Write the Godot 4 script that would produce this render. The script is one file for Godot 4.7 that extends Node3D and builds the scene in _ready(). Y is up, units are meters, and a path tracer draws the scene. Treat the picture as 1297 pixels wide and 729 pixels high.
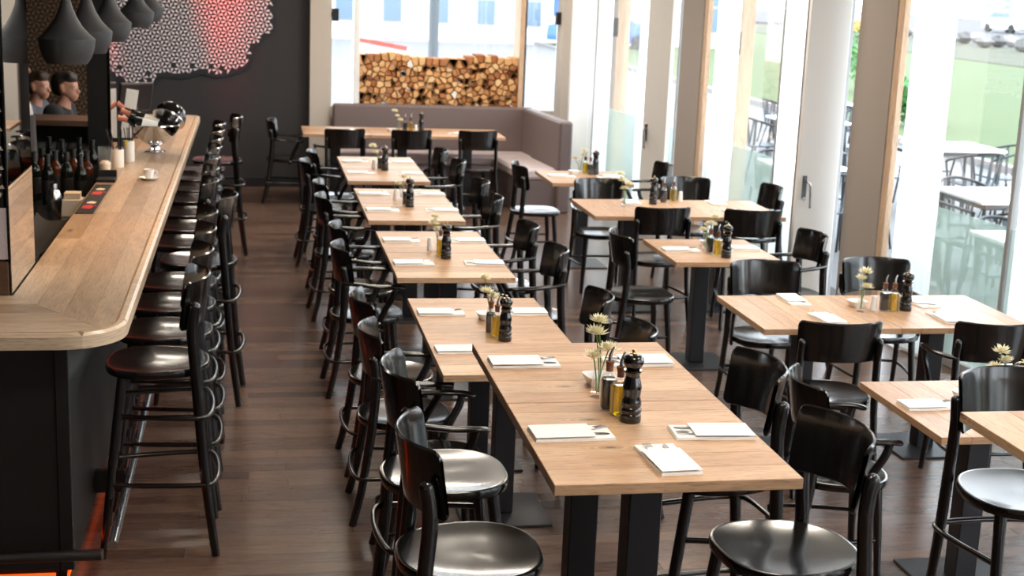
extends Node3D

# ---------------------------------------------------------------- mesh builder
class MB:
	var t := PackedVector3Array()
	var xf := Transform3D()

	func tri(a: Vector3, b: Vector3, c: Vector3) -> void:
		if (c - a).cross(b - a).length_squared() < 1e-16:
			return
		t.append(xf * a)
		t.append(xf * b)
		t.append(xf * c)

	func quad(a: Vector3, b: Vector3, c: Vector3, d: Vector3) -> void:
		tri(a, b, c)
		tri(a, c, d)

	func outward(from: int) -> void:
		var vol := 0.0
		var o := t[from] if t.size() > from else Vector3.ZERO
		for i in range(from, t.size(), 3):
			vol += (t[i] - o).dot((t[i + 1] - o).cross(t[i + 2] - o))
		if vol > 0.0:
			for i in range(from, t.size(), 3):
				var k := t[i + 1]
				t[i + 1] = t[i + 2]
				t[i + 2] = k

	func fan(p: Array, ctr: Vector3) -> void:
		var m := Vector3.ZERO
		for q in p:
			m += q
		m /= p.size()
		var n: Vector3 = (p[2] - p[0]).cross(p[1] - p[0])
		var flip: bool = n.dot(m - ctr) < 0.0
		for i in range(1, p.size() - 1):
			if flip:
				tri(p[0], p[i + 1], p[i])
			else:
				tri(p[0], p[i], p[i + 1])

	func box(c: Vector3, s: Vector3, bev := 0.0, b := Basis()) -> void:
		var h := s * 0.5
		bev = minf(bev, minf(h.x, minf(h.y, h.z)) * 0.98)
		var ax := [Vector3.RIGHT, Vector3.UP, Vector3.BACK]
		for a in 3:
			var u: Vector3 = ax[(a + 1) % 3]
			var w: Vector3 = ax[(a + 2) % 3]
			var hu: float = h[(a + 1) % 3] - bev
			var hw: float = h[(a + 2) % 3] - bev
			for s1 in [-1.0, 1.0]:
				var o: Vector3 = ax[a] * h[a] * s1
				var p := []
				for q in [[-1, -1], [1, -1], [1, 1], [-1, 1]]:
					p.append(c + b * (o + u * hu * q[0] + w * hw * q[1]))
				fan(p, c)
		if bev <= 0.0:
			return
		for a in 3:
			var i1 := (a + 1) % 3
			var i2 := (a + 2) % 3
			for s1 in [-1.0, 1.0]:
				for s2 in [-1.0, 1.0]:
					var p := []
					for q in [[-1, 0], [1, 0], [1, 1], [-1, 1]]:
						var v := Vector3.ZERO
						v[a] = (h[a] - bev) * q[0]
						v[i1] = (h[i1] - (bev if q[1] == 1 else 0.0)) * s1
						v[i2] = (h[i2] - (bev if q[1] == 0 else 0.0)) * s2
						p.append(c + b * v)
					fan(p, c)
		for sx in [-1.0, 1.0]:
			for sy in [-1.0, 1.0]:
				for sz in [-1.0, 1.0]:
					var p := []
					for a in 3:
						var v := Vector3((h.x - bev) * sx, (h.y - bev) * sy, (h.z - bev) * sz)
						v[a] = h[a] * [sx, sy, sz][a]
						p.append(c + b * v)
					fan(p, c)

	func grid(rows: Array, wrap := false) -> void:
		for i in rows.size() - 1:
			var r0: PackedVector3Array = rows[i]
			var r1: PackedVector3Array = rows[i + 1]
			var n := r0.size()
			for j in (n if wrap else n - 1):
				quad(r0[j], r0[(j + 1) % n], r1[(j + 1) % n], r1[j])

	func cap(r: PackedVector3Array) -> void:
		for j in range(1, r.size() - 1):
			tri(r[0], r[j], r[j + 1])

	# profile: points (radius, y) from bottom to top, closed at both ends
	func lathe(prof: Array, seg := 16, c := Vector3.ZERO) -> void:
		var from := t.size()
		var rows := []
		for p in prof:
			var r := PackedVector3Array()
			for j in seg:
				var a := TAU * j / seg
				r.append(c + Vector3(cos(a) * p[0], p[1], sin(a) * p[0]))
			rows.append(r)
		grid(rows, true)
		if prof[0][0] > 0.0:
			var r: PackedVector3Array = rows[0].duplicate()
			r.reverse()
			cap(r)
		if prof[-1][0] > 0.0:
			cap(rows[-1])
		outward(from)

	# a rod along a path; rad: a number or one per point; flat: how the section is squeezed along (side, up)
	func tube(path: Array, rad, seg := 8, flat := Vector2.ONE, up := Vector3.UP, round_ends := 0) -> void:
		var from := t.size()
		var pts := []
		var rr := []
		for i in path.size():
			pts.append(path[i])
			rr.append(rad[i] if rad is Array else rad)
		if round_ends & 2:
			var d: Vector3 = (pts[-1] - pts[-2]).normalized()
			var e: Vector3 = pts[-1]
			var r: float = rr[-1]
			for k in [0.35, 0.7, 0.92, 0.995]:
				pts.append(e + d * r * k)
				rr.append(r * sqrt(1.0 - k * k))
		if round_ends & 1:
			var d: Vector3 = (pts[0] - pts[1]).normalized()
			var e: Vector3 = pts[0]
			var r: float = rr[0]
			for k in [0.35, 0.7, 0.92, 0.995]:
				pts.push_front(e + d * r * k)
				rr.push_front(r * sqrt(1.0 - k * k))
		var rows := []
		var side := Vector3.ZERO
		for i in pts.size():
			var d: Vector3 = (pts[mini(i + 1, pts.size() - 1)] - pts[maxi(i - 1, 0)]).normalized()
			var s: Vector3
			if side == Vector3.ZERO:
				s = d.cross(up)
				if s.length() < 0.05:
					s = d.cross(Vector3.FORWARD)
			else:
				s = side - d * side.dot(d)
			side = s.normalized()
			var v := side.cross(d)
			var r := PackedVector3Array()
			for j in seg:
				var a := TAU * (j + 0.5) / seg
				r.append(pts[i] + side * cos(a) * rr[i] * flat.x + v * sin(a) * rr[i] * flat.y)
			rows.append(r)
		grid(rows, true)
		var r0: PackedVector3Array = rows[0].duplicate()
		r0.reverse()
		cap(r0)
		cap(rows[-1])
		outward(from)

	# poly: outline in (x, z); from y0 up to y1, with an optional bevelled upper rim
	func prism(poly: PackedVector2Array, y0: float, y1: float, bev := 0.0) -> void:
		var from := t.size()
		var top := poly
		if bev > 0.0:
			var n := poly.size()
			var ctr := Vector2.ZERO
			for p in poly:
				ctr += p / n
			top = PackedVector2Array()
			for i in n:
				var e0 := (poly[i] - poly[(i + n - 1) % n]).normalized()
				var e1 := (poly[(i + 1) % n] - poly[i]).normalized()
				var nn := (Vector2(-e0.y, e0.x) + Vector2(-e1.y, e1.x))
				nn = nn.normalized() / maxf(0.5, sqrt((1.0 + e0.dot(e1)) * 0.5))
				if Geometry2D.is_polygon_clockwise(poly):
					nn = -nn
				var q := poly[i] + nn * bev
				if Geometry2D.is_point_in_polygon(q, poly):
					top.append(q)
				else:
					top.append(poly[i] - nn * bev)
		var ix := Geometry2D.triangulate_polygon(top)
		var ib := Geometry2D.triangulate_polygon(poly)
		var ym := y1 - bev
		for i in range(0, ix.size(), 3):
			_flat(top[ix[i]], top[ix[i + 1]], top[ix[i + 2]], y1, true)
		for i in range(0, ib.size(), 3):
			_flat(poly[ib[i]], poly[ib[i + 1]], poly[ib[i + 2]], y0, false)
		var n := poly.size()
		var area := 0.0
		for i in n:
			area += poly[i].cross(poly[(i + 1) % n])
		for i in n:
			var k := (i + 1) % n
			var a := Vector3(poly[i].x, y0, poly[i].y)
			var b := Vector3(poly[k].x, y0, poly[k].y)
			var c := Vector3(poly[k].x, ym, poly[k].y)
			var d := Vector3(poly[i].x, ym, poly[i].y)
			if area > 0.0:
				quad(a, b, c, d)
			else:
				quad(b, a, d, c)
			if bev > 0.0:
				var e := Vector3(top[k].x, y1, top[k].y)
				var f := Vector3(top[i].x, y1, top[i].y)
				if area > 0.0:
					quad(d, c, e, f)
				else:
					quad(c, d, f, e)
		_nothing(from)

	func _nothing(_from: int) -> void:
		pass

	func _flat(a: Vector2, b: Vector2, c: Vector2, y: float, upward: bool) -> void:
		var A := Vector3(a.x, y, a.y)
		var B := Vector3(b.x, y, b.y)
		var C := Vector3(c.x, y, c.y)
		var n := (C - A).cross(B - A)
		if (n.y > 0.0) == upward:
			tri(A, B, C)
		else:
			tri(A, C, B)

	func add_to(am: ArrayMesh, crease := 42.0) -> ArrayMesh:
		var n := t.size()
		if n == 0:
			return am
		var fn := PackedVector3Array()
		var un := PackedVector3Array()
		for i in range(0, n, 3):
			var f := (t[i + 2] - t[i]).cross(t[i + 1] - t[i])
			fn.append(f)
			un.append(f.normalized())
		var at := {}
		for i in n:
			var key := Vector3i((t[i] * 20000.0).round())
			if at.has(key):
				at[key].append(i / 3)
			else:
				at[key] = [i / 3]
		var lim := cos(deg_to_rad(crease))
		var nn := PackedVector3Array()
		nn.resize(n)
		for i in n:
			var key := Vector3i((t[i] * 20000.0).round())
			var u := un[i / 3]
			var s := Vector3.ZERO
			for f in at[key]:
				if un[f].dot(u) > lim:
					s += fn[f]
			nn[i] = s.normalized() if s.length_squared() > 0.0 else u
		var arr := []
		arr.resize(Mesh.ARRAY_MAX)
		arr[Mesh.ARRAY_VERTEX] = t
		arr[Mesh.ARRAY_NORMAL] = nn
		am.add_surface_from_arrays(Mesh.PRIMITIVE_TRIANGLES, arr)
		return am

	func mesh(crease := 42.0) -> ArrayMesh:
		return add_to(ArrayMesh.new(), crease)


# ---------------------------------------------------------------- scene helpers
var M := {}
var used := {}
var rng := RandomNumberGenerator.new()


func numbered(called: String) -> String:
	var n: int = used.get(called, 0)
	used[called] = n + 1
	return called if n == 0 else "%s_%03d" % [called, n]


func thing(called: String, label: String, category: String, at := Vector3.ZERO, turn := 0.0, group := "") -> Node3D:
	var o := Node3D.new()
	o.name = numbered(called)
	add_child(o, true)
	o.position = at
	o.rotation.y = turn
	return tag(o, label, category, group)


func tag(o: Node3D, label: String, category: String, group := "") -> Node3D:
	o.set_meta("label", label)
	o.set_meta("category", category)
	if group:
		o.set_meta("group", group)
	return o


func part(called: String, mesh: Mesh, mat: Material, parent: Node3D, at := Vector3.ZERO, turn := 0.0) -> MeshInstance3D:
	var o := MeshInstance3D.new()
	var n := 0
	var nm := called
	while parent.has_node(NodePath(nm)):
		n += 1
		nm = "%s_%03d" % [called, n]
	o.name = nm
	o.mesh = mesh
	o.material_override = mat
	parent.add_child(o, true)
	o.position = at
	o.rotation.y = turn
	return o


func parts(called: String, k: int, mesh: Mesh, mat: Material, parent: Node3D, at := Vector3.ZERO, turn := 0.0) -> MeshInstance3D:
	var o := MeshInstance3D.new()
	o.name = called if k == 0 else "%s_%03d" % [called, k]
	o.mesh = mesh
	o.material_override = mat
	parent.add_child(o, true)
	o.position = at
	o.rotation.y = turn
	return o


func solo(called: String, mesh: Mesh, mat: Material, label: String, category: String, at := Vector3.ZERO, turn := 0.0, group := "") -> MeshInstance3D:
	var o := MeshInstance3D.new()
	o.name = numbered(called)
	o.mesh = mesh
	o.material_override = mat
	add_child(o, true)
	o.position = at
	o.rotation.y = turn
	tag(o, label, category, group)
	return o


func struct(called: String, mesh: Mesh, mat: Material, label: String, category: String, at := Vector3.ZERO, turn := 0.0) -> MeshInstance3D:
	var o := MeshInstance3D.new()
	o.name = numbered(called)
	o.mesh = mesh
	o.material_override = mat
	add_child(o, true)
	o.position = at
	o.rotation.y = turn
	o.set_meta("kind", "structure")
	tag(o, label, category)
	return o


func copy(src: Node3D, label: String, at: Vector3, turn: float, group := "") -> Node3D:
	var o: Node3D = src.duplicate()
	o.name = numbered(str(src.get_meta("base_name", src.name)))
	add_child(o, true)
	o.position = at
	o.rotation.y = turn
	o.set_meta("label", label)
	if group:
		o.set_meta("group", group)
	return o


func bx(s: Vector3, bev := 0.0, c := Vector3.ZERO) -> ArrayMesh:
	var m := MB.new()
	m.box(c, s, bev)
	return m.mesh(20.0)


func rod(path: Array, rad, seg := 8, flat := Vector2.ONE, ends := 0) -> ArrayMesh:
	var m := MB.new()
	m.tube(path, rad, seg, flat, Vector3.UP, ends)
	return m.mesh(50.0)


func turned(prof: Array, seg := 16, crease := 42.0) -> ArrayMesh:
	var m := MB.new()
	m.lathe(prof, seg)
	return m.mesh(crease)


func curve(p: Array, n := 5) -> Array:   # Catmull-Rom through the points
	var out := []
	for i in p.size() - 1:
		var a: Vector3 = p[maxi(i - 1, 0)]
		var b: Vector3 = p[i]
		var c: Vector3 = p[i + 1]
		var d: Vector3 = p[mini(i + 2, p.size() - 1)]
		for k in n:
			var s := float(k) / n
			out.append(0.5 * ((2.0 * b) + (c - a) * s + (2.0 * a - 5.0 * b + 4.0 * c - d) * s * s + (3.0 * b - a - 3.0 * c + d) * s * s * s))
	out.append(p[-1])
	return out


func col(r: float, g: float, b: float) -> Color:
	return Color(r / 255.0, g / 255.0, b / 255.0)


func mat(c: Color, rough := 0.6, metal := 0.0, spec := 0.5) -> StandardMaterial3D:
	var m := StandardMaterial3D.new()
	m.albedo_color = c
	m.roughness = rough
	m.metallic = metal
	m.metallic_specular = spec
	return m


func glow(c: Color, e: float) -> StandardMaterial3D:
	var m := mat(c, 0.6)
	m.emission_enabled = true
	m.emission = c
	m.emission_energy_multiplier = e
	return m


func pane(c: Color, a: float, rough := 0.03) -> StandardMaterial3D:
	var m := mat(Color(c.r, c.g, c.b, a), rough)
	m.transparency = BaseMaterial3D.TRANSPARENCY_ALPHA
	return m


func grain_texture(seed_: int, streak: float, lo: float, knots := true) -> ImageTexture:
	var n1 := FastNoiseLite.new()
	n1.seed = seed_
	n1.frequency = 1.0
	n1.noise_type = FastNoiseLite.TYPE_SIMPLEX_SMOOTH
	n1.fractal_octaves = 3
	var n2 := FastNoiseLite.new()
	n2.seed = seed_ + 7
	n2.frequency = 1.0
	n2.noise_type = FastNoiseLite.TYPE_SIMPLEX
	n2.fractal_octaves = 2
	var s := 512
	var im := Image.create(s, s, false, Image.FORMAT_RGB8)
	for y in s:
		for x in s:
			var u := float(x) / s
			var v := float(y) / s
			var warp := n1.get_noise_2d(u * 1.7, v * 3.0) * 0.6
			var band := n1.get_noise_2d(u * 0.9 + 40.0, v * 20.0 + warp * 2.2)
			var fine := n2.get_noise_2d(u * streak, v * 150.0)
			var pore := n2.get_noise_2d(u * streak * 2.2 + 90.0, v * 330.0)
			var k := 0.93 + band * 0.085 + fine * 0.065
			if pore > 0.42:
				k -= 0.12 * (pore - 0.42) / 0.3
			if knots:
				var d := Vector2((u - 0.63) * 1.0, (v - 0.37) * 2.4).length()
				k -= 0.45 * exp(-d * d * 2600.0) + 0.08 * exp(-d * d * 260.0) * sin(d * 300.0)
			k = clampf(k, lo, 1.08)
			im.set_pixel(x, y, Color(clampf(k, 0, 1), clampf(k * 0.985, 0, 1), clampf(k * 0.965, 0, 1)))
	return ImageTexture.create_from_image(im)


func grained(c: Color, tex: Texture2D, rough: float, scale: float, off: Vector3, coat := 0.0) -> StandardMaterial3D:
	var m := mat(c, rough)
	m.albedo_texture = tex
	m.uv1_triplanar = true
	m.uv1_scale = Vector3(scale, scale, scale)
	m.uv1_offset = off
	m.uv1_triplanar_sharpness = 6.0
	if coat > 0.0:
		m.clearcoat_enabled = true
		m.clearcoat = coat
		m.clearcoat_roughness = 0.2
	return m


func woven(c: Color, seed_: int, rough := 0.9) -> StandardMaterial3D:
	var nt := NoiseTexture2D.new()
	var fn := FastNoiseLite.new()
	fn.seed = seed_
	fn.frequency = 0.2
	nt.noise = fn
	nt.width = 256
	nt.height = 256
	nt.seamless = true
	var g := Gradient.new()
	g.set_color(0, Color(0.82, 0.82, 0.82))
	g.set_color(1, Color(1, 1, 1))
	nt.color_ramp = g
	var m := mat(c, rough)
	m.albedo_texture = nt
	m.uv1_triplanar = true
	m.uv1_scale = Vector3(3.0, 3.0, 3.0)
	m.rim_enabled = true
	m.rim = 0.2
	return m


# ---------------------------------------------------------------- chairs
func seat_mesh(sy: float) -> ArrayMesh:
	var m := MB.new()
	var prof := [[0.0, -0.036], [0.5, -0.036], [0.93, -0.036], [0.985, -0.030], [1.0, -0.020], [1.0, -0.010], [0.988, -0.002], [0.965, 0.0], [0.93, -0.001], [0.8, -0.006], [0.6, -0.011], [0.35, -0.013], [0.15, -0.0125], [0.0, -0.012]]
	var rows := []
	for p in prof:
		var r := PackedVector3Array()
		for j in 40:
			var a := TAU * j / 40.0
			var c := cos(a)
			var s := sin(a)
			var x := 0.212 * signf(c) * pow(absf(c), 2.0 / 2.6)
			var z := 0.208 * signf(s) * pow(absf(s), 2.0 / 2.6)
			if z < 0.0:
				x *= 1.0 + 0.14 * z / 0.208
			var rise: float = 0.010 * clampf(z / 0.2, 0.0, 1.0) * (p[0] if p[1] > -0.014 else 0.0) * cos(x * 7.0) * (1.0 - p[0])  # the pommel at the front of the saddle
			r.append(Vector3(x * p[0], sy + p[1] + rise, z * p[0]))
		rows.append(r)
	m.grid(rows, true)
	m.outward(0)
	return m.mesh(38.0)


func back_at(th: float, y: float, top: float, off: float) -> Vector3:
	var k := 0.94 + 0.06 * clampf((y - (top - 0.2)) / 0.2, 0.0, 1.0)
	var r := 0.278 + off
	return Vector3(r * sin(th) * k, y, 0.068 - r * cos(th) + (top - y) * 0.15)


func back_mesh(top: float, hgt: float) -> ArrayMesh:
	var m := MB.new()
	var tm := deg_to_rad(47.5)
	var outer := []
	var inner := []
	var nu := 26
	for i in nu + 1:
		var th := tm * sin(PI * 0.5 * (2.0 * i / nu - 1.0))
		var e := 0.278 * (tm - absf(th))
		var cut := 0.0
		if e < 0.024:
			cut = 0.024 - sqrt(maxf(0.0, 0.024 * 0.024 - (0.024 - e) * (0.024 - e)))
		var y0 := top - hgt + cut + 0.014 * cos(th * 1.5)
		var y1 := top - cut
		var a := PackedVector3Array()
		var b := PackedVector3Array()
		for v in [0.0, 0.03, 0.25, 0.5, 0.75, 0.97, 1.0]:
			var y := lerpf(y0, y1, v)
			var tk := 0.0 if (v == 0.0 or v == 1.0) else 0.0065
			a.append(back_at(th, y, top, tk))
			b.append(back_at(th, y, top, -tk))
		outer.append(a)
		inner.append(b)
	var loop := []
	for i in nu + 1:
		var r := PackedVector3Array()
		r.append_array(outer[i])
		var q: PackedVector3Array = inner[i].duplicate()
		q.reverse()
		r.append_array(q)
		loop.append(r)
	m.grid(loop, true)
	m.outward(0)
	return m.mesh(50.0)


func rear_leg(sx: float, sy: float, top: float) -> ArrayMesh:
	var p := []
	if sy > 0.6:
		p = curve([Vector3(0.205, 0, -0.225), Vector3(0.2, 0.3, -0.188), Vector3(0.192, sy - 0.25, -0.168), Vector3(0.19, sy - 0.02, -0.152), Vector3(0.190, top - 0.2, -0.139), Vector3(0.190, top - 0.105, -0.150)], 4)
	else:
		p = curve([Vector3(0.205, 0, -0.232), Vector3(0.198, 0.15, -0.196), Vector3(0.192, 0.33, -0.168), Vector3(0.19, sy - 0.02, -0.152), Vector3(0.190, top - 0.2, -0.139), Vector3(0.190, top - 0.105, -0.150)], 4)
	var q := []
	var r := []
	for i in p.size():
		q.append(Vector3(p[i].x * sx, p[i].y, p[i].z))
		var s: float = p[i].y / top
		r.append(lerpf(0.0155, 0.0205, minf(s * 1.6, 1.0)))
	return rod(q, r, 10, Vector2(0.86, 1.12), 2)


func front_leg(sx: float, sy: float) -> ArrayMesh:
	var foot := 0.225 if sy > 0.6 else 0.165
	var p := [Vector3(0.152 * sx, sy - 0.034, 0.135), Vector3(lerpf(0.152, 0.175, 0.45) * sx, sy * 0.55, lerpf(0.135, foot, 0.45)), Vector3(0.178 * sx, 0.0, foot)]
	return rod(p, [0.020, 0.0185, 0.0135], 10)


func hoop(y: float, sy: float, bar: bool) -> ArrayMesh:
	var foot := 0.225 if sy > 0.6 else 0.165
	var fz := lerpf(foot, 0.135, y / sy)
	var fx := lerpf(0.178, 0.152, y / sy)
	var rz := lerpf(-0.225, -0.158, pow(minf(1.0, y / sy), 0.7))
	var half := [Vector3(fx, y, fz), Vector3(fx + 0.02, y, fz * 0.4), Vector3(0.205, y, rz * 0.45), Vector3(0.203, y, rz - 0.008), Vector3(0.165, y, rz - 0.034), Vector3(0.085, y, rz - 0.046)]
	var pts := half.duplicate()
	pts.append(Vector3(0, y, rz - 0.050))
	for i in range(half.size() - 1, -1, -1):
		pts.append(Vector3(-half[i].x, y, half[i].z))
	var m := MB.new()
	m.tube(curve(pts, 4), 0.0105 if bar else 0.0095, 8)
	return m.mesh(50.0)


func arm(sx: float, sy: float) -> ArrayMesh:
	var y := sy + 0.195
	var p := curve([Vector3(0.194 * sx, y + 0.012, -0.145), Vector3(0.226 * sx, y + 0.006, -0.06), Vector3(0.243 * sx, y, 0.04), Vector3(0.240 * sx, y - 0.002, 0.13), Vector3(0.228 * sx, y - 0.008, 0.175)], 5)
	return rod(p, 0.0195, 10, Vector2(1.0, 0.62), 3)


func arm_support(sx: float, sy: float) -> ArrayMesh:
	var y := sy + 0.185
	var p := curve([Vector3(0.238 * sx, y, 0.135), Vector3(0.236 * sx, y - 0.05, 0.122), Vector3(0.228 * sx, y - 0.12, 0.085), Vector3(0.220 * sx, sy - 0.012, 0.05), Vector3(0.216 * sx, sy - 0.04, 0.042)], 4)
	return rod(p, 0.0165, 8, Vector2(0.7, 1.05), 3)


func make_chair(called: String, sy: float, top: float, arms: bool) -> Node3D:
	var t := Node3D.new()
	t.set_meta("base_name", called)
	part("seat", seat_mesh(sy), M.lacquer, t)
	part("back_panel", back_mesh(top, 0.212), M.lacquer, t)
	for s in [-1.0, 1.0]:
		part("leg", front_leg(s, sy), M.lacquer, t)
		part("leg", rear_leg(s, sy, top), M.lacquer, t)
	if sy > 0.6:
		part("footrest_hoop", hoop(0.595, sy, true), M.lacquer, t)
		part("footrest_hoop", hoop(0.31, sy, true), M.lacquer, t)
	else:
		part("stretcher_hoop", hoop(0.215, sy, false), M.lacquer, t)
	if arms:
		for s in [-1.0, 1.0]:
			var a := part("arm", arm(s, sy), M.lacquer, t)
			part("arm_support", arm_support(s, sy), M.lacquer, a)
			var b := MB.new()
			b.xf = Transform3D(Basis(Vector3.BACK, -s * PI / 2.0), Vector3(0.226 * s, sy - 0.02, 0.05))
			b.lathe([[0.0, -0.004], [0.008, -0.004], [0.008, 0.004], [0.004, 0.008], [0.0, 0.0085]], 10)
			part("bolt", b.mesh(), M.steel, a)
	return t


# ---------------------------------------------------------------- tables
func stave_variant(k: int) -> Material:
	return M.oak[k % M.oak.size()]


# one table: top of staves, square column leg, flat base plate. along_x: the grain runs along x
func table(label: String, x0: float, x1: float, z0: float, z1: float, y: float, along_x: bool, leg_at := Vector2(9, 9), staves := 6, group := "") -> Node3D:
	var c := Vector2((x0 + x1) * 0.5, (z0 + z1) * 0.5)
	var t := thing("dining_table", label, "table", Vector3(c.x, 0, c.y), 0.0, group)
	var th := 0.030
	var w := (z1 - z0) if along_x else (x1 - x0)
	var l := (x1 - x0) if along_x else (z1 - z0)
	var cuts := [0.0]
	for i in range(1, staves):
		cuts.append((i + rng.randf_range(-0.22, 0.22)) / staves)
	cuts.append(1.0)
	var k0 := rng.randi() % 12
	for i in staves:
		var a: float = cuts[i] * w - w * 0.5
		var b: float = cuts[i + 1] * w - w * 0.5
		var m := bx(Vector3(l, th, b - a - 0.0006), 0.0015)
		var at := Vector3(0, y - th * 0.5, (a + b) * 0.5) if along_x else Vector3((a + b) * 0.5, y - th * 0.5, 0)
		parts("stave", i, m, stave_variant(k0 + i * 5 + rng.randi() % 3), t, at, 0.0 if along_x else PI / 2.0)
	var lp := Vector3.ZERO if leg_at.x > 8.0 else Vector3(leg_at.x - c.x, 0, leg_at.y - c.y)
	part("leg", bx(Vector3(0.095, y - th - 0.012 - 0.008, 0.095), 0.004, Vector3(0, (y - th - 0.008 + 0.012) * 0.5, 0)), M.charcoal, t, lp)
	part("base_plate", bx(Vector3(0.40, 0.012, 0.40), 0.003, Vector3(0, 0.006, 0)), M.charcoal, t, lp)
	part("top_bracket", bx(Vector3(minf(0.4, x1 - x0 - 0.2), 0.008, minf(0.4, z1 - z0 - 0.2)), 0.0, Vector3(0, y - th - 0.004, 0)), M.charcoal, t, lp)
	return t


# ---------------------------------------------------------------- table ware
func make_mill() -> Node3D:
	var t := Node3D.new()
	t.set_meta("base_name", "pepper_mill")
	part("body", turned([[0.0, 0.0], [0.030, 0.0], [0.0315, 0.004], [0.0315, 0.022], [0.028, 0.026], [0.0315, 0.031], [0.0315, 0.040], [0.0275, 0.045], [0.0305, 0.052], [0.0295, 0.064], [0.0255, 0.076], [0.0275, 0.092], [0.0285, 0.104], [0.0255, 0.118], [0.0215, 0.132], [0.0205, 0.140], [0.024, 0.148], [0.027, 0.151], [0.027, 0.156], [0.0, 0.157]], 24), M.gloss_black, t)
	part("head", turned([[0.0, 0.157], [0.019, 0.157], [0.022, 0.162], [0.028, 0.170], [0.0305, 0.180], [0.029, 0.190], [0.023, 0.198], [0.012, 0.2025], [0.0, 0.203]], 24), M.gloss_black, t)
	part("knob", turned([[0.0, 0.203], [0.006, 0.203], [0.004, 0.206], [0.0065, 0.210], [0.0055, 0.214], [0.0, 0.2155]], 12), M.brass, t)
	return t


func make_cruet(liquid: Material, called: String) -> Node3D:
	var t := Node3D.new()
	t.set_meta("base_name", called)
	var g := MB.new()
	var rows := []
	for p in [[0.0235, 0.0], [0.0245, 0.004], [0.0245, 0.092], [0.022, 0.103], [0.014, 0.112], [0.0115, 0.117], [0.0115, 0.128], [0.0135, 0.130], [0.0135, 0.134]]:
		var r := PackedVector3Array()
		for j in 20:
			var a := TAU * j / 20.0
			var e: float = 3.6 if p[1] < 0.1 else 2.0
			r.append(Vector3(signf(cos(a)) * pow(absf(cos(a)), 2.0 / e) * p[0], p[1], signf(sin(a)) * pow(absf(sin(a)), 2.0 / e) * p[0]))
		rows.append(r)
	g.grid(rows, true)
	g.outward(0)
	part("glass_bottle", g.mesh(), M.glass, t)
	var l := MB.new()
	rows = []
	for p in [[0.0, 0.006], [0.021, 0.006], [0.0222, 0.009], [0.0222, 0.090], [0.0195, 0.096], [0.0, 0.0965]]:
		var r := PackedVector3Array()
		for j in 20:
			var a := TAU * j / 20.0
			r.append(Vector3(signf(cos(a)) * pow(absf(cos(a)), 2.0 / 3.6) * p[0], p[1], signf(sin(a)) * pow(absf(sin(a)), 2.0 / 3.6) * p[0]))
		rows.append(r)
	l.grid(rows, true)
	l.outward(0)
	part("liquid", l.mesh(), liquid, t)
	part("cork", turned([[0.0, 0.118], [0.0105, 0.118], [0.0115, 0.140], [0.0135, 0.142], [0.0135, 0.149], [0.0, 0.150]], 14), M.cork, t)
	part("pourer", rod([Vector3(0, 0.149, 0), Vector3(0, 0.163, 0), Vector3(0.004, 0.178, 0), Vector3(0.011, 0.192, 0)], [0.0062, 0.0055, 0.0042, 0.0032], 10), M.steel, t)
	return t


func make_shaker() -> Node3D:
	var t := Node3D.new()
	t.set_meta("base_name", "salt_shaker")
	part("body", turned([[0.0, 0.0], [0.017, 0.0], [0.018, 0.003], [0.0145, 0.066], [0.012, 0.070]], 18), M.ceramic, t)
	part("cap", turned([[0.013, 0.068], [0.0135, 0.072], [0.011, 0.077], [0.0, 0.079]], 18), M.ceramic, t)
	return t


func make_dish() -> Node3D:
	var t := Node3D.new()
	t.set_meta("base_name", "small_dish")
	var m := MB.new()
	var rows := []
	for p in [[0.0, 0.002], [0.026, 0.002], [0.030, 0.0], [0.033, 0.002], [0.046, 0.030], [0.0475, 0.033], [0.046, 0.034], [0.044, 0.032], [0.032, 0.008], [0.0, 0.006]]:
		var r := PackedVector3Array()
		for j in 24:
			var a := TAU * (j + 0.5) / 24.0
			r.append(Vector3(signf(cos(a)) * pow(absf(cos(a)), 2.0 / 4.5) * p[0], p[1], signf(sin(a)) * pow(absf(sin(a)), 2.0 / 4.5) * p[0]))
		rows.append(r)
	m.grid(rows, true)
	m.outward(0)
	part("bowl", m.mesh(), M.ceramic, t)
	return t


func make_vase() -> Node3D:
	var t := Node3D.new()
	t.set_meta("base_name", "bud_vase")
	part("glass_tube", turned([[0.0, 0.0], [0.021, 0.0], [0.0225, 0.003], [0.0215, 0.010], [0.015, 0.108], [0.016, 0.112], [0.0143, 0.110], [0.0195, 0.014], [0.0, 0.012]], 20), M.glass, t)
	part("water", turned([[0.0, 0.0135], [0.0185, 0.0145], [0.0165, 0.055], [0.0, 0.0552]], 16), M.water, t)
	return t


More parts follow.
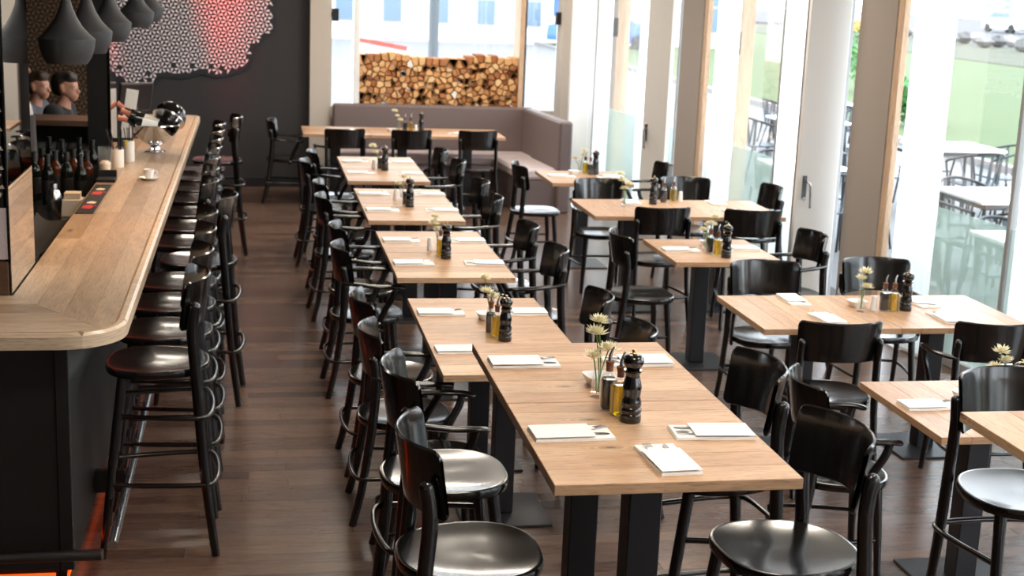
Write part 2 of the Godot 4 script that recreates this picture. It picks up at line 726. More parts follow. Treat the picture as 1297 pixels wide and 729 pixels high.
func bloom_mesh(sd: int, size: float) -> ArrayMesh:
	var g := RandomNumberGenerator.new()
	g.seed = sd
	var m := MB.new()
	for layer in [[16, 0.12, 1.0], [15, 0.42, 0.92], [12, 0.78, 0.78], [8, 1.12, 0.55]]:
		for i in layer[0]:
			var a: float = TAU * (i + g.randf_range(-0.25, 0.25)) / layer[0]
			var el: float = layer[1] + g.randf_range(-0.14, 0.14)
			var len: float = size * layer[2] * g.randf_range(0.86, 1.1)
			var d := Vector3(cos(a) * cos(el), sin(el), sin(a) * cos(el))
			var s := Vector3(-sin(a), 0, cos(a)) * size * 0.13
			var n := d.cross(s).normalized() * size * 0.035
			if n.y < 0.0:
				n = -n
			var b := d * size * 0.10
			var mid := d * len * 0.62 + Vector3(0, 0.02 * size, 0)
			var tip := d * len + Vector3(0, 0.14 * size, 0)
			var from := m.t.size()
			m.tri(b, mid - s, mid + n)
			m.tri(b, mid + n, mid + s)
			m.tri(mid - s, tip, mid + n)
			m.tri(mid + n, tip, mid + s)
			m.tri(b, mid - n * 0.4, mid - s)
			m.tri(b, mid + s, mid - n * 0.4)
			m.tri(mid - s, mid - n * 0.4, tip)
			m.tri(mid + s, tip, mid - n * 0.4)
			m.outward(from)
	return m.mesh(30.0)


# dx, dz: how far the bloom leans from the foot of its stem; h: its height over the table
func flower(label: String, foot: Vector3, bloom: Vector3, kind: int, group: String) -> void:
	var t := thing("chrysanthemum", label, "flower", foot, 0.0, group)
	var b := bloom - foot
	part("stem", rod(curve([Vector3.ZERO, Vector3(b.x * 0.25, b.y * 0.45, b.z * 0.25), b], 5), 0.0021, 6), M.stem, t)
	var o := part("bloom", M.blooms[kind % 3], M.petal, t, b)
	o.rotation = Vector3(b.z * 3.5, kind * 1.3, -b.x * 3.5)
	part("flower_centre", M.bloom_eye, M.flower_eye, o, Vector3(0, 0.004, 0))


func make_napkin() -> Node3D:   # a folded paper pocket, 0.23 by 0.115, long side along x, open end at +x
	var t := Node3D.new()
	t.set_meta("base_name", "napkin")
	var m := MB.new()
	for k in 3:
		var from := m.t.size()
		var rows := []
		var l := 0.115 - k * 0.0012
		var w := 0.0575 - k * 0.0006
		for y in [0.0, 0.0004, 0.0022, 0.0026]:
			var e := 0.0 if (y > 0.0002 and y < 0.0025) else 0.0006
			var r := PackedVector3Array()
			for i in 9:
				r.append(Vector3(lerpf(-l + e, l - e, i / 8.0), k * 0.0027 + y + 0.0006 * sin(i * 1.3 + k), -w + e))
			for i in 9:
				r.append(Vector3(lerpf(l - e, -l + e, i / 8.0), k * 0.0027 + y + 0.0006 * sin((8 - i) * 1.3 + k + 0.5), w - e))
			rows.append(r)
		m.grid(rows, true)
		m.cap(rows[-1])
		var r0: PackedVector3Array = rows[0].duplicate()
		r0.reverse()
		m.cap(r0)
		m.outward(from)
	part("folded_sheet", m.mesh(30.0), M.paper, t)
	part("pocket_flap", bx(Vector3(0.172, 0.0014, 0.1125), 0.0005, Vector3(-0.028, 0.0136, 0)), M.paper, t)
	return t


func make_fork() -> Node3D:   # head end at +x, lying in the pocket
	var t := Node3D.new()
	t.set_meta("base_name", "fork")
	part("handle", rod(curve([Vector3(-0.06, 0.0106, 0), Vector3(0.0, 0.0106, 0), Vector3(0.045, 0.0110, 0)], 4), [0.005, 0.005, 0.0048, 0.0045, 0.0042, 0.004, 0.0038, 0.0036, 0.0036], 8, Vector2(1, 0.3), 1), M.steel, t)
	part("neck", bx(Vector3(0.030, 0.0018, 0.020), 0.0007, Vector3(0.058, 0.0116, 0)), M.steel, t)
	for i in 4:
		var z := -0.009 + i * 0.006
		part("tine", rod([Vector3(0.070, 0.0116, z), Vector3(0.092, 0.0140, z), Vector3(0.108, 0.0135, z)], [0.0016, 0.0015, 0.0009], 6), M.steel, t)
	return t


func make_knife() -> Node3D:
	var t := Node3D.new()
	t.set_meta("base_name", "table_knife")
	part("handle", rod([Vector3(-0.06, 0.0106, 0), Vector3(0.04, 0.0106, 0)], 0.006, 8, Vector2(1, 0.45), 3), M.steel, t)
	var b := MB.new()
	b.prism(PackedVector2Array([Vector2(0.038, -0.006), Vector2(0.085, -0.009), Vector2(0.103, -0.005), Vector2(0.108, 0.002), Vector2(0.1, 0.006), Vector2(0.038, 0.005)]), 0.0098, 0.0112)
	part("blade", b.mesh(20.0), M.dark_steel, t)
	return t


# ---------------------------------------------------------------- the window wall (it runs at a slight angle to the room)
var WALL := Transform3D(Basis(Vector3.UP, atan(0.09)), Vector3(4.2, 0, -9.0))
var film_top := 1.0


func wz(z: float) -> float:
	return (z + 9.0) * 1.00404


func on_wall(z0: float, z1: float, x0: float, x1: float, y0: float) -> Transform3D:
	return WALL * Transform3D(Basis(), Vector3((x0 + x1) * 0.5, y0, (wz(z0) + wz(z1)) * 0.5))


func wall_box(z0: float, z1: float, x0: float, x1: float, y0: float, y1: float, bev := 0.004) -> ArrayMesh:
	return bx(Vector3(x1 - x0, y1 - y0, absf(wz(z0) - wz(z1))), bev, Vector3(0, (y1 - y0) * 0.5, 0))


func sheer(z0: float, z1: float, label: String) -> void:
	var m := MB.new()
	var rows := []
	var n := 24
	for side in 2:
		for i in n + 1:
			var k := i if side == 0 else n - i
			var w := 0.004 * sin(k * 1.9) + (0.0015 if side == 0 else -0.0015)
			var z: float = lerpf(wz(z0), wz(z1), float(k) / n) - (wz(z0) + wz(z1)) * 0.5
			rows.append(PackedVector3Array([Vector3(w, 0.02, z), Vector3(w * 0.6, 1.6, z), Vector3(w * 0.2, 3.3, z)]))
	rows.append(rows[0])
	m.grid(rows)
	m.outward(0)
	var o := thing("sheer_panel", label, "curtain", Vector3.ZERO, 0.0, "white sheer panels along the window wall")
	o.transform = on_wall(z0, z1, 0.10, 0.10, 0.0)
	part("cloth", m.mesh(60.0), M.sheer, o)
	part("top_rail", bx(Vector3(0.03, 0.03, absf(wz(z0) - wz(z1)) + 0.02), 0.004, Vector3(0, 3.31, 0)), M.steel, o)
	part("bottom_bar", bx(Vector3(0.012, 0.025, absf(wz(z0) - wz(z1)) - 0.02), 0.003, Vector3(0, 0.02, 0)), M.white_frame, o)


func bay(p: float, n: int, which: String, leaf_turn: float) -> void:
	var o := struct("pillar", wall_box(p, p - 0.48, -0.02, 0.06, 0.0, 3.4), M.pillar, "brown-grey upholstered pillar %s" % which, "pillar")
	o.transform = on_wall(p, p - 0.48, -0.02, 0.06, 0.0)
	o = struct("timber_post", wall_box(p + 0.075, p, -0.012, 0.035, 0.0, 3.4), M.timber, "pale timber post edging the pillar %s" % which, "post")
	o.transform = on_wall(p + 0.075, p, -0.012, 0.035, 0.0)
	# fixed glazing from the narrow panel to the next timber post
	var w := Node3D.new()
	w.name = numbered("window_%d" % n)
	add_child(w, true)
	w.set_meta("kind", "structure")
	tag(w, "full-height window with a frosted lower band beyond the pillar %s" % which, "window")
	w.transform = on_wall(p - 1.02, p - 3.145, 0.22, 0.22, 0.0)
	var half := absf(wz(p - 1.02) - wz(p - 3.145)) * 0.5
	for z in [half - 0.03, -half + 0.03, half - 1.06]:
		part("frame_post", bx(Vector3(0.05, 3.4, 0.035), 0.004, Vector3(0, 1.7, z)), M.grey_frame, w)
	for y in [0.03, 3.37]:
		part("frame_rail", bx(Vector3(0.07, 0.06, half * 2.0 - 0.12), 0.004, Vector3(0, y, 0)), M.grey_frame, w)
	part("pane", bx(Vector3(0.006, 3.28, half * 2.0 - 0.1), 0.0, Vector3(0.006, 1.7, 0)), M.window_glass, w)
	part("frosted_film", bx(Vector3(0.002, film_top - 0.06, half * 2.0 - 0.12), 0.0, Vector3(-0.004, 0.06 + (film_top - 0.06) * 0.5, 0)), M.frosted, w)
	sheer(p - 1.07, p - 1.86, "narrow white sheer panel beside the open vent leaf %s" % which)
	sheer(p - 2.70, p - 3.19, "wide white sheer panel at the far end of the window %s" % which)
	# narrow opaque leaf, swung into the room on its near edge
	var l := thing("vent_leaf", "light grey vent leaf standing ajar with a steel lever handle %s" % which, "door", Vector3.ZERO)
	l.transform = WALL * Transform3D(Basis(Vector3.UP, leaf_turn), Vector3(0.0, 0.0, wz(p - 0.68)))
	part("leaf_panel", bx(Vector3(0.055, 3.2, 0.30), 0.004, Vector3(-0.0275, 1.63, -0.15)), M.leaf, l)
	part("leaf_gasket", bx(Vector3(0.012, 3.2, 0.012), 0.002, Vector3(-0.004, 1.63, -0.303)), M.grey_frame, l)
	var hd := part("handle_plate", bx(Vector3(0.012, 0.165, 0.030), 0.003, Vector3(-0.061, 0.98, -0.245)), M.dark_steel, l)
	part("lever", rod(curve([Vector3(-0.062, 1.02, -0.235), Vector3(-0.105, 1.02, -0.232), Vector3(-0.112, 1.0, -0.222), Vector3(-0.110, 0.93, -0.214), Vector3(-0.108, 0.84, -0.210)], 4), 0.009, 8, Vector2.ONE, 3), M.steel, hd)
	part("key_cylinder", rod([Vector3(-0.06, 0.90, -0.245), Vector3(-0.08, 0.90, -0.245)], 0.010, 10), M.steel, hd)


# ---------------------------------------------------------------- people: one skin of smoothly joined tapered limbs
func smin(a: float, b: float, k: float) -> float:
	var h := maxf(k - absf(a - b), 0.0) / k
	return minf(a, b) - h * h * k * 0.25


func limb_field(bones: Array, p: Vector3, k: float) -> float:
	var d := 9.0
	for b in bones:
		var ab: Vector3 = b[1] - b[0]
		var h := clampf((p - b[0]).dot(ab) / maxf(ab.length_squared(), 1e-6), 0.0, 1.0)
		var e: float = (p - b[0] - ab * h).length() - lerpf(b[2], b[3], h)
		d = smin(d, e, k) if d < 8.0 else e
	return d


func skin(m: MB, bones: Array, cell: float, k: float) -> void:
	var lo := Vector3(9, 9, 9)
	var hi := -lo
	for b in bones:
		var r: float = maxf(b[2], b[3]) + cell * 2.0
		for e in 2:
			lo = lo.min(b[e] - Vector3.ONE * r)
			hi = hi.max(b[e] + Vector3.ONE * r)
	var n := Vector3i(((hi - lo) / cell).ceil()) + Vector3i.ONE
	var f := PackedFloat32Array()
	f.resize(n.x * n.y * n.z)
	f.fill(1.0)
	# only cells near a bone are visited
	for b in bones:
		var r: float = maxf(b[2], b[3]) + cell * 2.0
		var a := Vector3i(((b[0].min(b[1]) - Vector3.ONE * r - lo) / cell).floor()).clamp(Vector3i.ZERO, n - Vector3i.ONE)
		var c := Vector3i(((b[0].max(b[1]) + Vector3.ONE * r - lo) / cell).ceil()).clamp(Vector3i.ZERO, n - Vector3i.ONE)
		for z in range(a.z, c.z + 1):
			for y in range(a.y, c.y + 1):
				for x in range(a.x, c.x + 1):
					var i := (z * n.y + y) * n.x + x
					if f[i] == 1.0:
						f[i] = limb_field(bones, lo + Vector3(x, y, z) * cell, k)
	var at := {}
	var corners := [Vector3i(0, 0, 0), Vector3i(1, 0, 0), Vector3i(0, 1, 0), Vector3i(1, 1, 0), Vector3i(0, 0, 1), Vector3i(1, 0, 1), Vector3i(0, 1, 1), Vector3i(1, 1, 1)]
	var edges := [[0, 1], [2, 3], [4, 5], [6, 7], [0, 2], [1, 3], [4, 6], [5, 7], [0, 4], [1, 5], [2, 6], [3, 7]]
	var from := m.t.size()
	for z in n.z - 1:
		for y in n.y - 1:
			for x in n.x - 1:
				var i := (z * n.y + y) * n.x + x
				var s0 := f[i] < 0.0
				var mixed := false
				var v := PackedFloat32Array()
				for c in corners:
					var q: float = f[i + (c.z * n.y + c.y) * n.x + c.x]
					v.append(q)
					if (q < 0.0) != s0:
						mixed = true
				if not mixed:
					continue
				var s := Vector3.ZERO
				var cnt := 0
				for e in edges:
					if (v[e[0]] < 0.0) != (v[e[1]] < 0.0):
						var h: float = v[e[0]] / (v[e[0]] - v[e[1]])
						s += Vector3(corners[e[0]]).lerp(Vector3(corners[e[1]]), h)
						cnt += 1
				at[Vector3i(x, y, z)] = lo + (Vector3(x, y, z) + s / cnt) * cell
	for key in at:
		var i: int = (key.z * n.y + key.y) * n.x + key.x
		for ax in 3:
			var st: int = [1, n.x, n.x * n.y][ax]
			var lim: int = [n.x, n.y, n.z][ax]
			if key[ax] + 1 >= lim or (f[i] < 0.0) == (f[i + st] < 0.0):
				continue
			var u := Vector3i.ZERO
			var w := Vector3i.ZERO
			u[(ax + 1) % 3] = 1
			w[(ax + 2) % 3] = 1
			if at.has(key - u) and at.has(key - w) and at.has(key - u - w):
				if f[i] < 0.0:
					m.quad(at[key], at[key - w], at[key - u - w], at[key - u])
				else:
					m.quad(at[key], at[key - u], at[key - u - w], at[key - w])
	m.outward(from)


# J: joints in the figure's own frame (y up, facing +z); builds skin, clothes and hair under one node
func person(label: String, at: Vector3, turn: float, J: Dictionary, shirt: Material, trousers: Material, hair: Material, apron: Material = null) -> void:
	var t := thing("person", label, "person", at, turn)
	var bones := []
	var top := []
	var low := []
	bones.append([J.neck + Vector3(0, -0.05, 0), J.head + Vector3(0, -0.05, 0), 0.052, 0.048])
	bones.append([J.hip + Vector3(0, 0.05, 0), J.chest, 0.115, 0.125])
	bones.append([J.chest, J.neck + Vector3(0, -0.05, 0), 0.125, 0.06])
	top.append([J.hip + Vector3(0, 0.02, 0), J.chest, 0.135, 0.142])
	top.append([J.chest, J.neck + Vector3(0, -0.06, 0), 0.142, 0.072])
	for s in ["l", "r"]:
		var sh: Vector3 = J["shoulder_" + s]
		var el: Vector3 = J["elbow_" + s]
		var wr: Vector3 = J["wrist_" + s]
		var hp: Vector3 = J["hip_" + s]
		var kn: Vector3 = J["knee_" + s]
		var an: Vector3 = J["ankle_" + s]
		bones.append([J.chest + Vector3(0, 0.06, 0), sh, 0.09, 0.055])
		bones.append([sh, el, 0.052, 0.041])
		bones.append([el, wr, 0.041, 0.028])
		bones.append([wr, wr + (wr - el).normalized() * 0.085, 0.026, 0.030])
		bones.append([hp, kn, 0.085, 0.058])
		bones.append([kn, an, 0.055, 0.038])
		bones.append([an, an + J.get("toe", Vector3(0, -0.035, 0.15)), 0.042, 0.034])
		top.append([J.chest + Vector3(0, 0.06, 0), sh, 0.105, 0.070])
		top.append([sh, el, 0.068, 0.056])
		top.append([el, wr, 0.056, 0.040])
		low.append([hp, kn, 0.103, 0.075])
		low.append([kn, an + Vector3(0, 0.03, 0), 0.074, 0.060])
		low.append([J.hip, hp, 0.13, 0.11])
	var m := MB.new()
	skin(m, bones, 0.022, 0.06)
	var h: Vector3 = J.head
	skin(m, [[h + Vector3(0, 0.035, -0.012), h + Vector3(0, 0.045, 0.008), 0.088, 0.084], [h + Vector3(0, -0.01, 0.02), h + Vector3(0, -0.065, 0.055), 0.072, 0.040],
		[h + Vector3(0, 0.01, 0.088), h + Vector3(0, -0.022, 0.106), 0.011, 0.015], [h + Vector3(-0.05, 0.032, 0.070), h + Vector3(0.05, 0.032, 0.070), 0.017, 0.017],
		[h + Vector3(-0.018, -0.052, 0.086), h + Vector3(0.018, -0.052, 0.086), 0.010, 0.010], [h + Vector3(-0.083, -0.012, -0.008), h + Vector3(-0.090, 0.024, -0.014), 0.012, 0.015],
		[h + Vector3(0.083, -0.012, -0.008), h + Vector3(0.090, 0.024, -0.014), 0.012, 0.015]], 0.009, 0.02)
	for s in ["l", "r"]:
		var wr: Vector3 = J["wrist_" + s]
		var d: Vector3 = (wr - J["elbow_" + s]).normalized()
		var sd := d.cross(Vector3.UP)
		sd = (sd if sd.length() > 0.1 else Vector3.RIGHT).normalized()
		var palm := wr + d * 0.085
		for i in 4:
			var b := palm + sd * (i - 1.5) * 0.019
			var l: float = [0.068, 0.078, 0.074, 0.058][i]
			m.tube(curve([b, b + d * l * 0.5 + Vector3(0, -0.004, 0), b + d * l * 0.95 + Vector3(0, -0.02, 0)], 3), 0.0085, 7, Vector2.ONE, Vector3.UP, 2)
		var b2 := wr + d * 0.035 - sd * 0.026
		m.tube(curve([b2, b2 + d * 0.03 - sd * 0.02, b2 + d * 0.058 - sd * 0.024], 3), 0.0095, 7, Vector2.ONE, Vector3.UP, 2)
	part("body", m.mesh(60.0), M.skin, t)
	m = MB.new()
	skin(m, top, 0.026, 0.06)
	part("shirt", m.mesh(60.0), shirt, t)
	m = MB.new()
	skin(m, low, 0.026, 0.06)
	part("trousers", m.mesh(60.0), trousers, t)
	m = MB.new()
	skin(m, [[h + Vector3(0, 0.06, -0.03), h + Vector3(0, 0.075, 0.012), 0.092, 0.080], [h + Vector3(0, 0.0, -0.055), h + Vector3(0, 0.05, -0.04), 0.064, 0.07], [h + Vector3(-0.05, 0.105, 0.05), h + Vector3(0.05, 0.105, 0.055), 0.028, 0.026]], 0.011, 0.03)
	part("hair", m.mesh(60.0), hair, t)
	for s in [-1.0, 1.0]:
		var e := MB.new()
		e.lathe([[0.0, -0.010], [0.007, -0.007], [0.010, 0.0], [0.007, 0.007], [0.0, 0.010]], 10, h + Vector3(s * 0.031, 0.012, 0.083))
		part("eye", e.mesh(60.0), M.eye, t)
	if apron:
		m = MB.new()
		var rows := []
		for i in 13:
			var a := lerpf(-1.25, 1.25, i / 12.0)
			rows.append(PackedVector3Array([Vector3(sin(a) * 0.19, J.hip.y - 0.45, cos(a) * 0.17 + 0.02), Vector3(sin(a) * 0.17, J.hip.y, cos(a) * 0.165 + 0.01), Vector3(sin(a * 0.7) * 0.155, J.chest.y, cos(a * 0.7) * 0.165)]))
		for i in 13:
			var a := lerpf(1.25, -1.25, i / 12.0)
			rows.append(PackedVector3Array([Vector3(sin(a) * 0.187, J.hip.y - 0.45, cos(a) * 0.167 + 0.02), Vector3(sin(a) * 0.167, J.hip.y, cos(a) * 0.162 + 0.01), Vector3(sin(a * 0.7) * 0.152, J.chest.y, cos(a * 0.7) * 0.162)]))
		rows.append(rows[0])
		m.grid(rows)
		m.outward(0)
		part("apron", m.mesh(60.0), apron, t)


func standing() -> Dictionary:
	return {"hip": Vector3(0, 0.95, 0), "chest": Vector3(0, 1.27, 0), "neck": Vector3(0, 1.48, 0), "head": Vector3(0, 1.60, 0.03),
		"shoulder_l": Vector3(0.19, 1.41, 0), "elbow_l": Vector3(0.25, 1.14, 0.06), "wrist_l": Vector3(0.20, 1.05, 0.29),
		"shoulder_r": Vector3(-0.19, 1.41, 0), "elbow_r": Vector3(-0.25, 1.14, 0.06), "wrist_r": Vector3(-0.16, 1.05, 0.29),
		"hip_l": Vector3(0.09, 0.90, 0), "knee_l": Vector3(0.10, 0.49, 0.02), "ankle_l": Vector3(0.10, 0.08, -0.02),
		"hip_r": Vector3(-0.09, 0.90, 0), "knee_r": Vector3(-0.10, 0.49, 0.02), "ankle_r": Vector3(-0.10, 0.08, -0.02)}


func seated() -> Dictionary:
	return {"hip": Vector3(0, 0.55, -0.05), "chest": Vector3(0, 0.88, -0.02), "neck": Vector3(0, 1.09, 0.02), "head": Vector3(0, 1.21, 0.06),
		"shoulder_l": Vector3(0.19, 1.02, 0), "elbow_l": Vector3(0.24, 0.76, 0.08), "wrist_l": Vector3(0.13, 0.72, 0.30),
		"shoulder_r": Vector3(-0.19, 1.02, 0), "elbow_r": Vector3(-0.24, 0.76, 0.08), "wrist_r": Vector3(-0.13, 0.72, 0.30),
		"hip_l": Vector3(0.09, 0.54, -0.02), "knee_l": Vector3(0.12, 0.52, 0.38), "ankle_l": Vector3(0.12, 0.08, 0.36),
		"hip_r": Vector3(-0.09, 0.54, -0.02), "knee_r": Vector3(-0.12, 0.52, 0.38), "ankle_r": Vector3(-0.12, 0.08, 0.36)}


func make_materials() -> void:
	var oak_tex := grain_texture(11, 5.0, 0.45)
	var dark_tex := grain_texture(23, 5.0, 0.4, false)
	M.oak = []
	var tones := [col(207, 168, 133), col(198, 157, 121), col(215, 178, 143), col(193, 153, 118), col(210, 172, 138), col(202, 162, 127)]
	for k in 12:
		M.oak.append(grained(tones[k % 6], oak_tex, 0.42, 0.85, Vector3(k * 0.173, k * 0.31, k * 0.237), 0.0))
	M.bar_oak = []
	for k in 6:
		M.bar_oak.append(grained([col(206, 180, 152), col(196, 170, 144), col(176, 150, 124), col(212, 187, 160), col(186, 160, 134), col(200, 174, 147)][k], oak_tex, 0.38, 0.7, Vector3(k * 0.27, k * 0.11, k * 0.19), 0.15))
	M.bar_edge = grained(col(224, 200, 172), oak_tex, 0.35, 0.7, Vector3(0.1, 0.6, 0.2), 0.2)
	M.floor = []
	for k in 8:
		var f := grained([col(108, 85, 74), col(95, 74, 63), col(119, 96, 83), col(103, 81, 70), col(88, 68, 60), col(113, 91, 79), col(99, 77, 66), col(107, 87, 78)][k], dark_tex, 0.27, 0.8, Vector3(k * 0.21, k * 0.33, k * 0.17), 0.0)
		M.floor.append(f)
	M.subfloor = mat(col(40, 32, 28), 0.8)
	M.lacquer = mat(col(17, 15, 15), 0.20)
	M.lacquer.clearcoat_enabled = true
	M.lacquer.clearcoat = 0.5
	M.lacquer.clearcoat_roughness = 0.12
	M.gloss_black = mat(col(14, 12, 12), 0.14)
	M.gloss_black.clearcoat_enabled = true
	M.gloss_black.clearcoat = 0.6
	M.gloss_black.clearcoat_roughness = 0.06
	M.charcoal = mat(col(44, 44, 48), 0.42, 0.3)
	M.steel = mat(col(200, 202, 205), 0.22, 1.0)
	M.dark_steel = mat(col(110, 112, 116), 0.3, 1.0)
	M.chrome = mat(col(225, 225, 228), 0.05, 1.0)
	M.mirror = mat(col(215, 218, 220), 0.015, 1.0)
	M.brass = mat(col(205, 160, 90), 0.25, 1.0)
	M.ceramic = mat(col(240, 240, 238), 0.18)
	M.paper = mat(col(244, 242, 238), 0.85)
	M.cork = mat(col(112, 62, 38), 0.8)
	M.glass = pane(col(235, 245, 242), 0.03, 0.02)
	M.water = pane(col(225, 240, 238), 0.04, 0.02)
	M.oil = mat(Color(0.76, 0.64, 0.05, 0.2), 0.03)
	M.oil.refraction_enabled = true
	M.oil.refraction_scale = 0.04
	M.vinegar = mat(col(26, 12, 10), 0.06)
	M.petal = mat(col(246, 240, 212), 0.7)
	M.petal.backlight_enabled = true
	M.petal.backlight = Color(0.5, 0.48, 0.36)
	M.flower_eye = mat(col(222, 206, 110), 0.8)
	M.stem = mat(col(92, 128, 52), 0.6)
	M.leaf_green = mat(col(60, 112, 58), 0.55)
	M.leaf_green.backlight_enabled = true
	M.leaf_green.backlight = Color(0.3, 0.4, 0.2)
	M.wall_dark = woven(col(58, 56, 58), 5, 0.85)
	M.wall_black = mat(col(24, 23, 24), 0.7)
	M.plaster = woven(col(206, 196, 184), 6, 0.9)
	M.ceiling = mat(col(214, 210, 204), 0.9)
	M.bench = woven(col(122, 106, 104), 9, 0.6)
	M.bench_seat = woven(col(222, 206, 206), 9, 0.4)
	M.pillar = woven(col(178, 167, 158), 8, 0.9)
	var im: Image = oak_tex.get_image().duplicate()
	im.rotate_90(CLOCKWISE)
	M.timber = grained(col(226, 196, 168), ImageTexture.create_from_image(im), 0.6, 0.6, Vector3(0.2, 0.1, 0.4))
	M.leaf = mat(col(228, 227, 224), 0.5)
	M.grey_frame = mat(col(150, 152, 152), 0.5)
	M.white_frame = mat(col(232, 232, 230), 0.5)
	M.sheer = mat(col(255, 255, 255), 0.9)
	M.sheer.backlight_enabled = true
	M.sheer.backlight = Color(1.5, 1.5, 1.5)
	M.window_glass = pane(col(225, 245, 238), 0.02, 0.02)
	M.frosted = mat(Color(0.80, 0.90, 0.88, 0.42), 0.6)
	M.frosted.transparency = BaseMaterial3D.TRANSPARENCY_ALPHA
	M.bar_panel = mat(col(30, 29, 30), 0.45)
	M.led = glow(col(255, 84, 20), 1.5)
	M.led_dim = glow(col(255, 84, 20), 0.6)
	M.art_white = mat(col(250, 238, 242), 0.5)
	M.art_back = mat(col(30, 35, 42), 0.7)
	M.pendant = mat(col(56, 57, 60), 0.55)
	M.pendant_in = mat(col(200, 150, 80), 0.35, 0.8)
	M.bulb = glow(Color(1.0, 0.80, 0.55), 8.0)
	M.down = glow(Color(1.0, 0.95, 0.88), 3.0)  # glowing face of the added fill lamps
	M.redbulb = glow(Color(1.0, 0.08, 0.06), 2.0)
	M.log = []
	for k in 8:
		M.log.append(grained([col(232, 184, 130), col(222, 168, 112), col(204, 146, 94), col(238, 196, 142), col(184, 124, 78), col(228, 176, 120), col(172, 112, 68), col(240, 204, 154)][k], dark_tex, 0.85, 3.0, Vector3(k * 0.3, k * 0.2, k * 0.1)))
	M.birch = mat(col(232, 224, 212), 0.8)
	M.black = mat(col(12, 12, 13), 0.5)
	M.black_gloss = mat(col(10, 10, 12), 0.08)
	M.rubber = mat(col(20, 20, 22), 0.75)
	M.red_print = mat(col(196, 40, 44), 0.7)
	M.cream_print = mat(col(232, 214, 190), 0.7)
	M.bronze = mat(col(66, 50, 40), 0.45, 0.3)  # brown ground of the smoked-mirror reflection, put into the colour
	M.reflected_tri = mat(col(126, 100, 76), 0.5, 0.3)  # relief triangles painted as dim as the mirror would show them
	M.shelf_wood = grained(col(98, 70, 52), oak_tex, 0.5, 0.8, Vector3(0.3, 0.2, 0.1))
	M.bottle_dark = mat(col(16, 20, 16), 0.08)
	M.bottle_amber = mat(col(70, 34, 14), 0.08)
	M.foil = mat(col(214, 140, 118), 0.35, 0.7)
	M.label_white = mat(col(225, 222, 214), 0.6)
	M.yellow = mat(col(232, 196, 40), 0.6)
	M.skin = mat(col(180, 130, 106), 0.55)
	M.skin.subsurf_scatter_enabled = true
	M.skin.subsurf_scatter_strength = 0.15
	M.shirt_white = woven(col(228, 222, 214), 31)
	M.shirt_dark = woven(col(38, 38, 44), 32)
	M.shirt_grey = woven(col(92, 96, 108), 33)
	M.trousers = woven(col(32, 32, 36), 34)
	M.apron = woven(col(70, 68, 70), 35)
	M.hair_dark = mat(col(30, 20, 15), 0.55)
	M.hair_brown = mat(col(52, 34, 22), 0.55)
	M.eye = mat(col(230, 228, 224), 0.2)
	# outside
	M.terrace = woven(col(104, 103, 103), 41, 0.85)
	M.kerb = mat(col(120, 118, 116), 0.85)
	M.lawn = woven(col(62, 80, 30), 42, 0.95)
	M.lawn_far = woven(col(58, 61, 36), 43, 0.95)
	M.road = mat(col(70, 69, 72), 0.9)
	M.stone = [mat(col(110, 108, 106), 0.9), mat(col(84, 82, 81), 0.9), mat(col(140, 137, 134), 0.9)]
	M.terrace_chair = mat(col(72, 80, 86), 0.5)
	M.terrace_dark = mat(col(34, 36, 40), 0.5)
	M.table_white = mat(col(236, 238, 240), 0.4)
	M.facade = mat(col(232, 232, 230), 0.8)
	M.facade_glass = mat(col(96, 116, 132), 0.15)
	M.car_white = mat(col(224, 226, 228), 0.25)
	M.car_blue = mat(col(40, 92, 190), 0.25)
	M.car_orange = mat(col(230, 128, 40), 0.3)
	M.tyre = mat(col(28, 28, 30), 0.8)
	M.barrier_red = mat(col(222, 60, 48), 0.6)


func _ready() -> void:
	rng.seed = 4711
	# ------------------------------------------------ camera, sky, exposure, large lights
	var cam := Camera3D.new()
	cam.name = "camera"
	var fpx := 1771.38
	cam.fov = rad_to_deg(2.0 * atan(364.5 / fpx))
	cam.near = 0.05
	cam.far = 600.0
	cam.transform = Transform3D(Basis(Vector3.UP, -0.187392) * Basis(Vector3.RIGHT, -0.218166) * Basis(Vector3.BACK, 0.040049), Vector3(0, 2.37084, 0))
	var at := CameraAttributesPhysical.new()
	at.frustum_focal_length = 12.0 / (364.5 / fpx)
	at.frustum_focus_distance = 4.6
	at.frustum_near = 0.05
	at.frustum_far = 600.0
	at.exposure_aperture = 6.5
	cam.attributes = at
	add_child(cam)
	cam.current = true

	var env := Environment.new()
	var sky := Sky.new()
	var sm := ProceduralSkyMaterial.new()
	sm.sky_top_color = Color(0.90, 0.95, 1.0)
	sm.sky_horizon_color = Color(1.0, 1.0, 1.0)
	sm.ground_bottom_color = Color(0.75, 0.75, 0.74)
	sm.ground_horizon_color = Color(0.9, 0.9, 0.9)
	sm.sky_energy_multiplier = 2.45
	sm.ground_energy_multiplier = 2.0
	sky.sky_material = sm
	env.background_mode = Environment.BG_SKY
	env.sky = sky
	env.tonemap_mode = Environment.TONE_MAPPER_LINEAR
	env.tonemap_exposure = 1.0
	env.sdfgi_enabled = true
	env.ssao_enabled = true
	env.ssil_enabled = true
	var we := WorldEnvironment.new()
	we.name = "environment"
	we.environment = env
	add_child(we)

	make_materials()
	added_fill_lamps()
	shell()
	windows()
	back_of_room()
	art_wall()
	bar()
	furniture()
	settings()
	bar_ware()
	back_bar()
	outside()


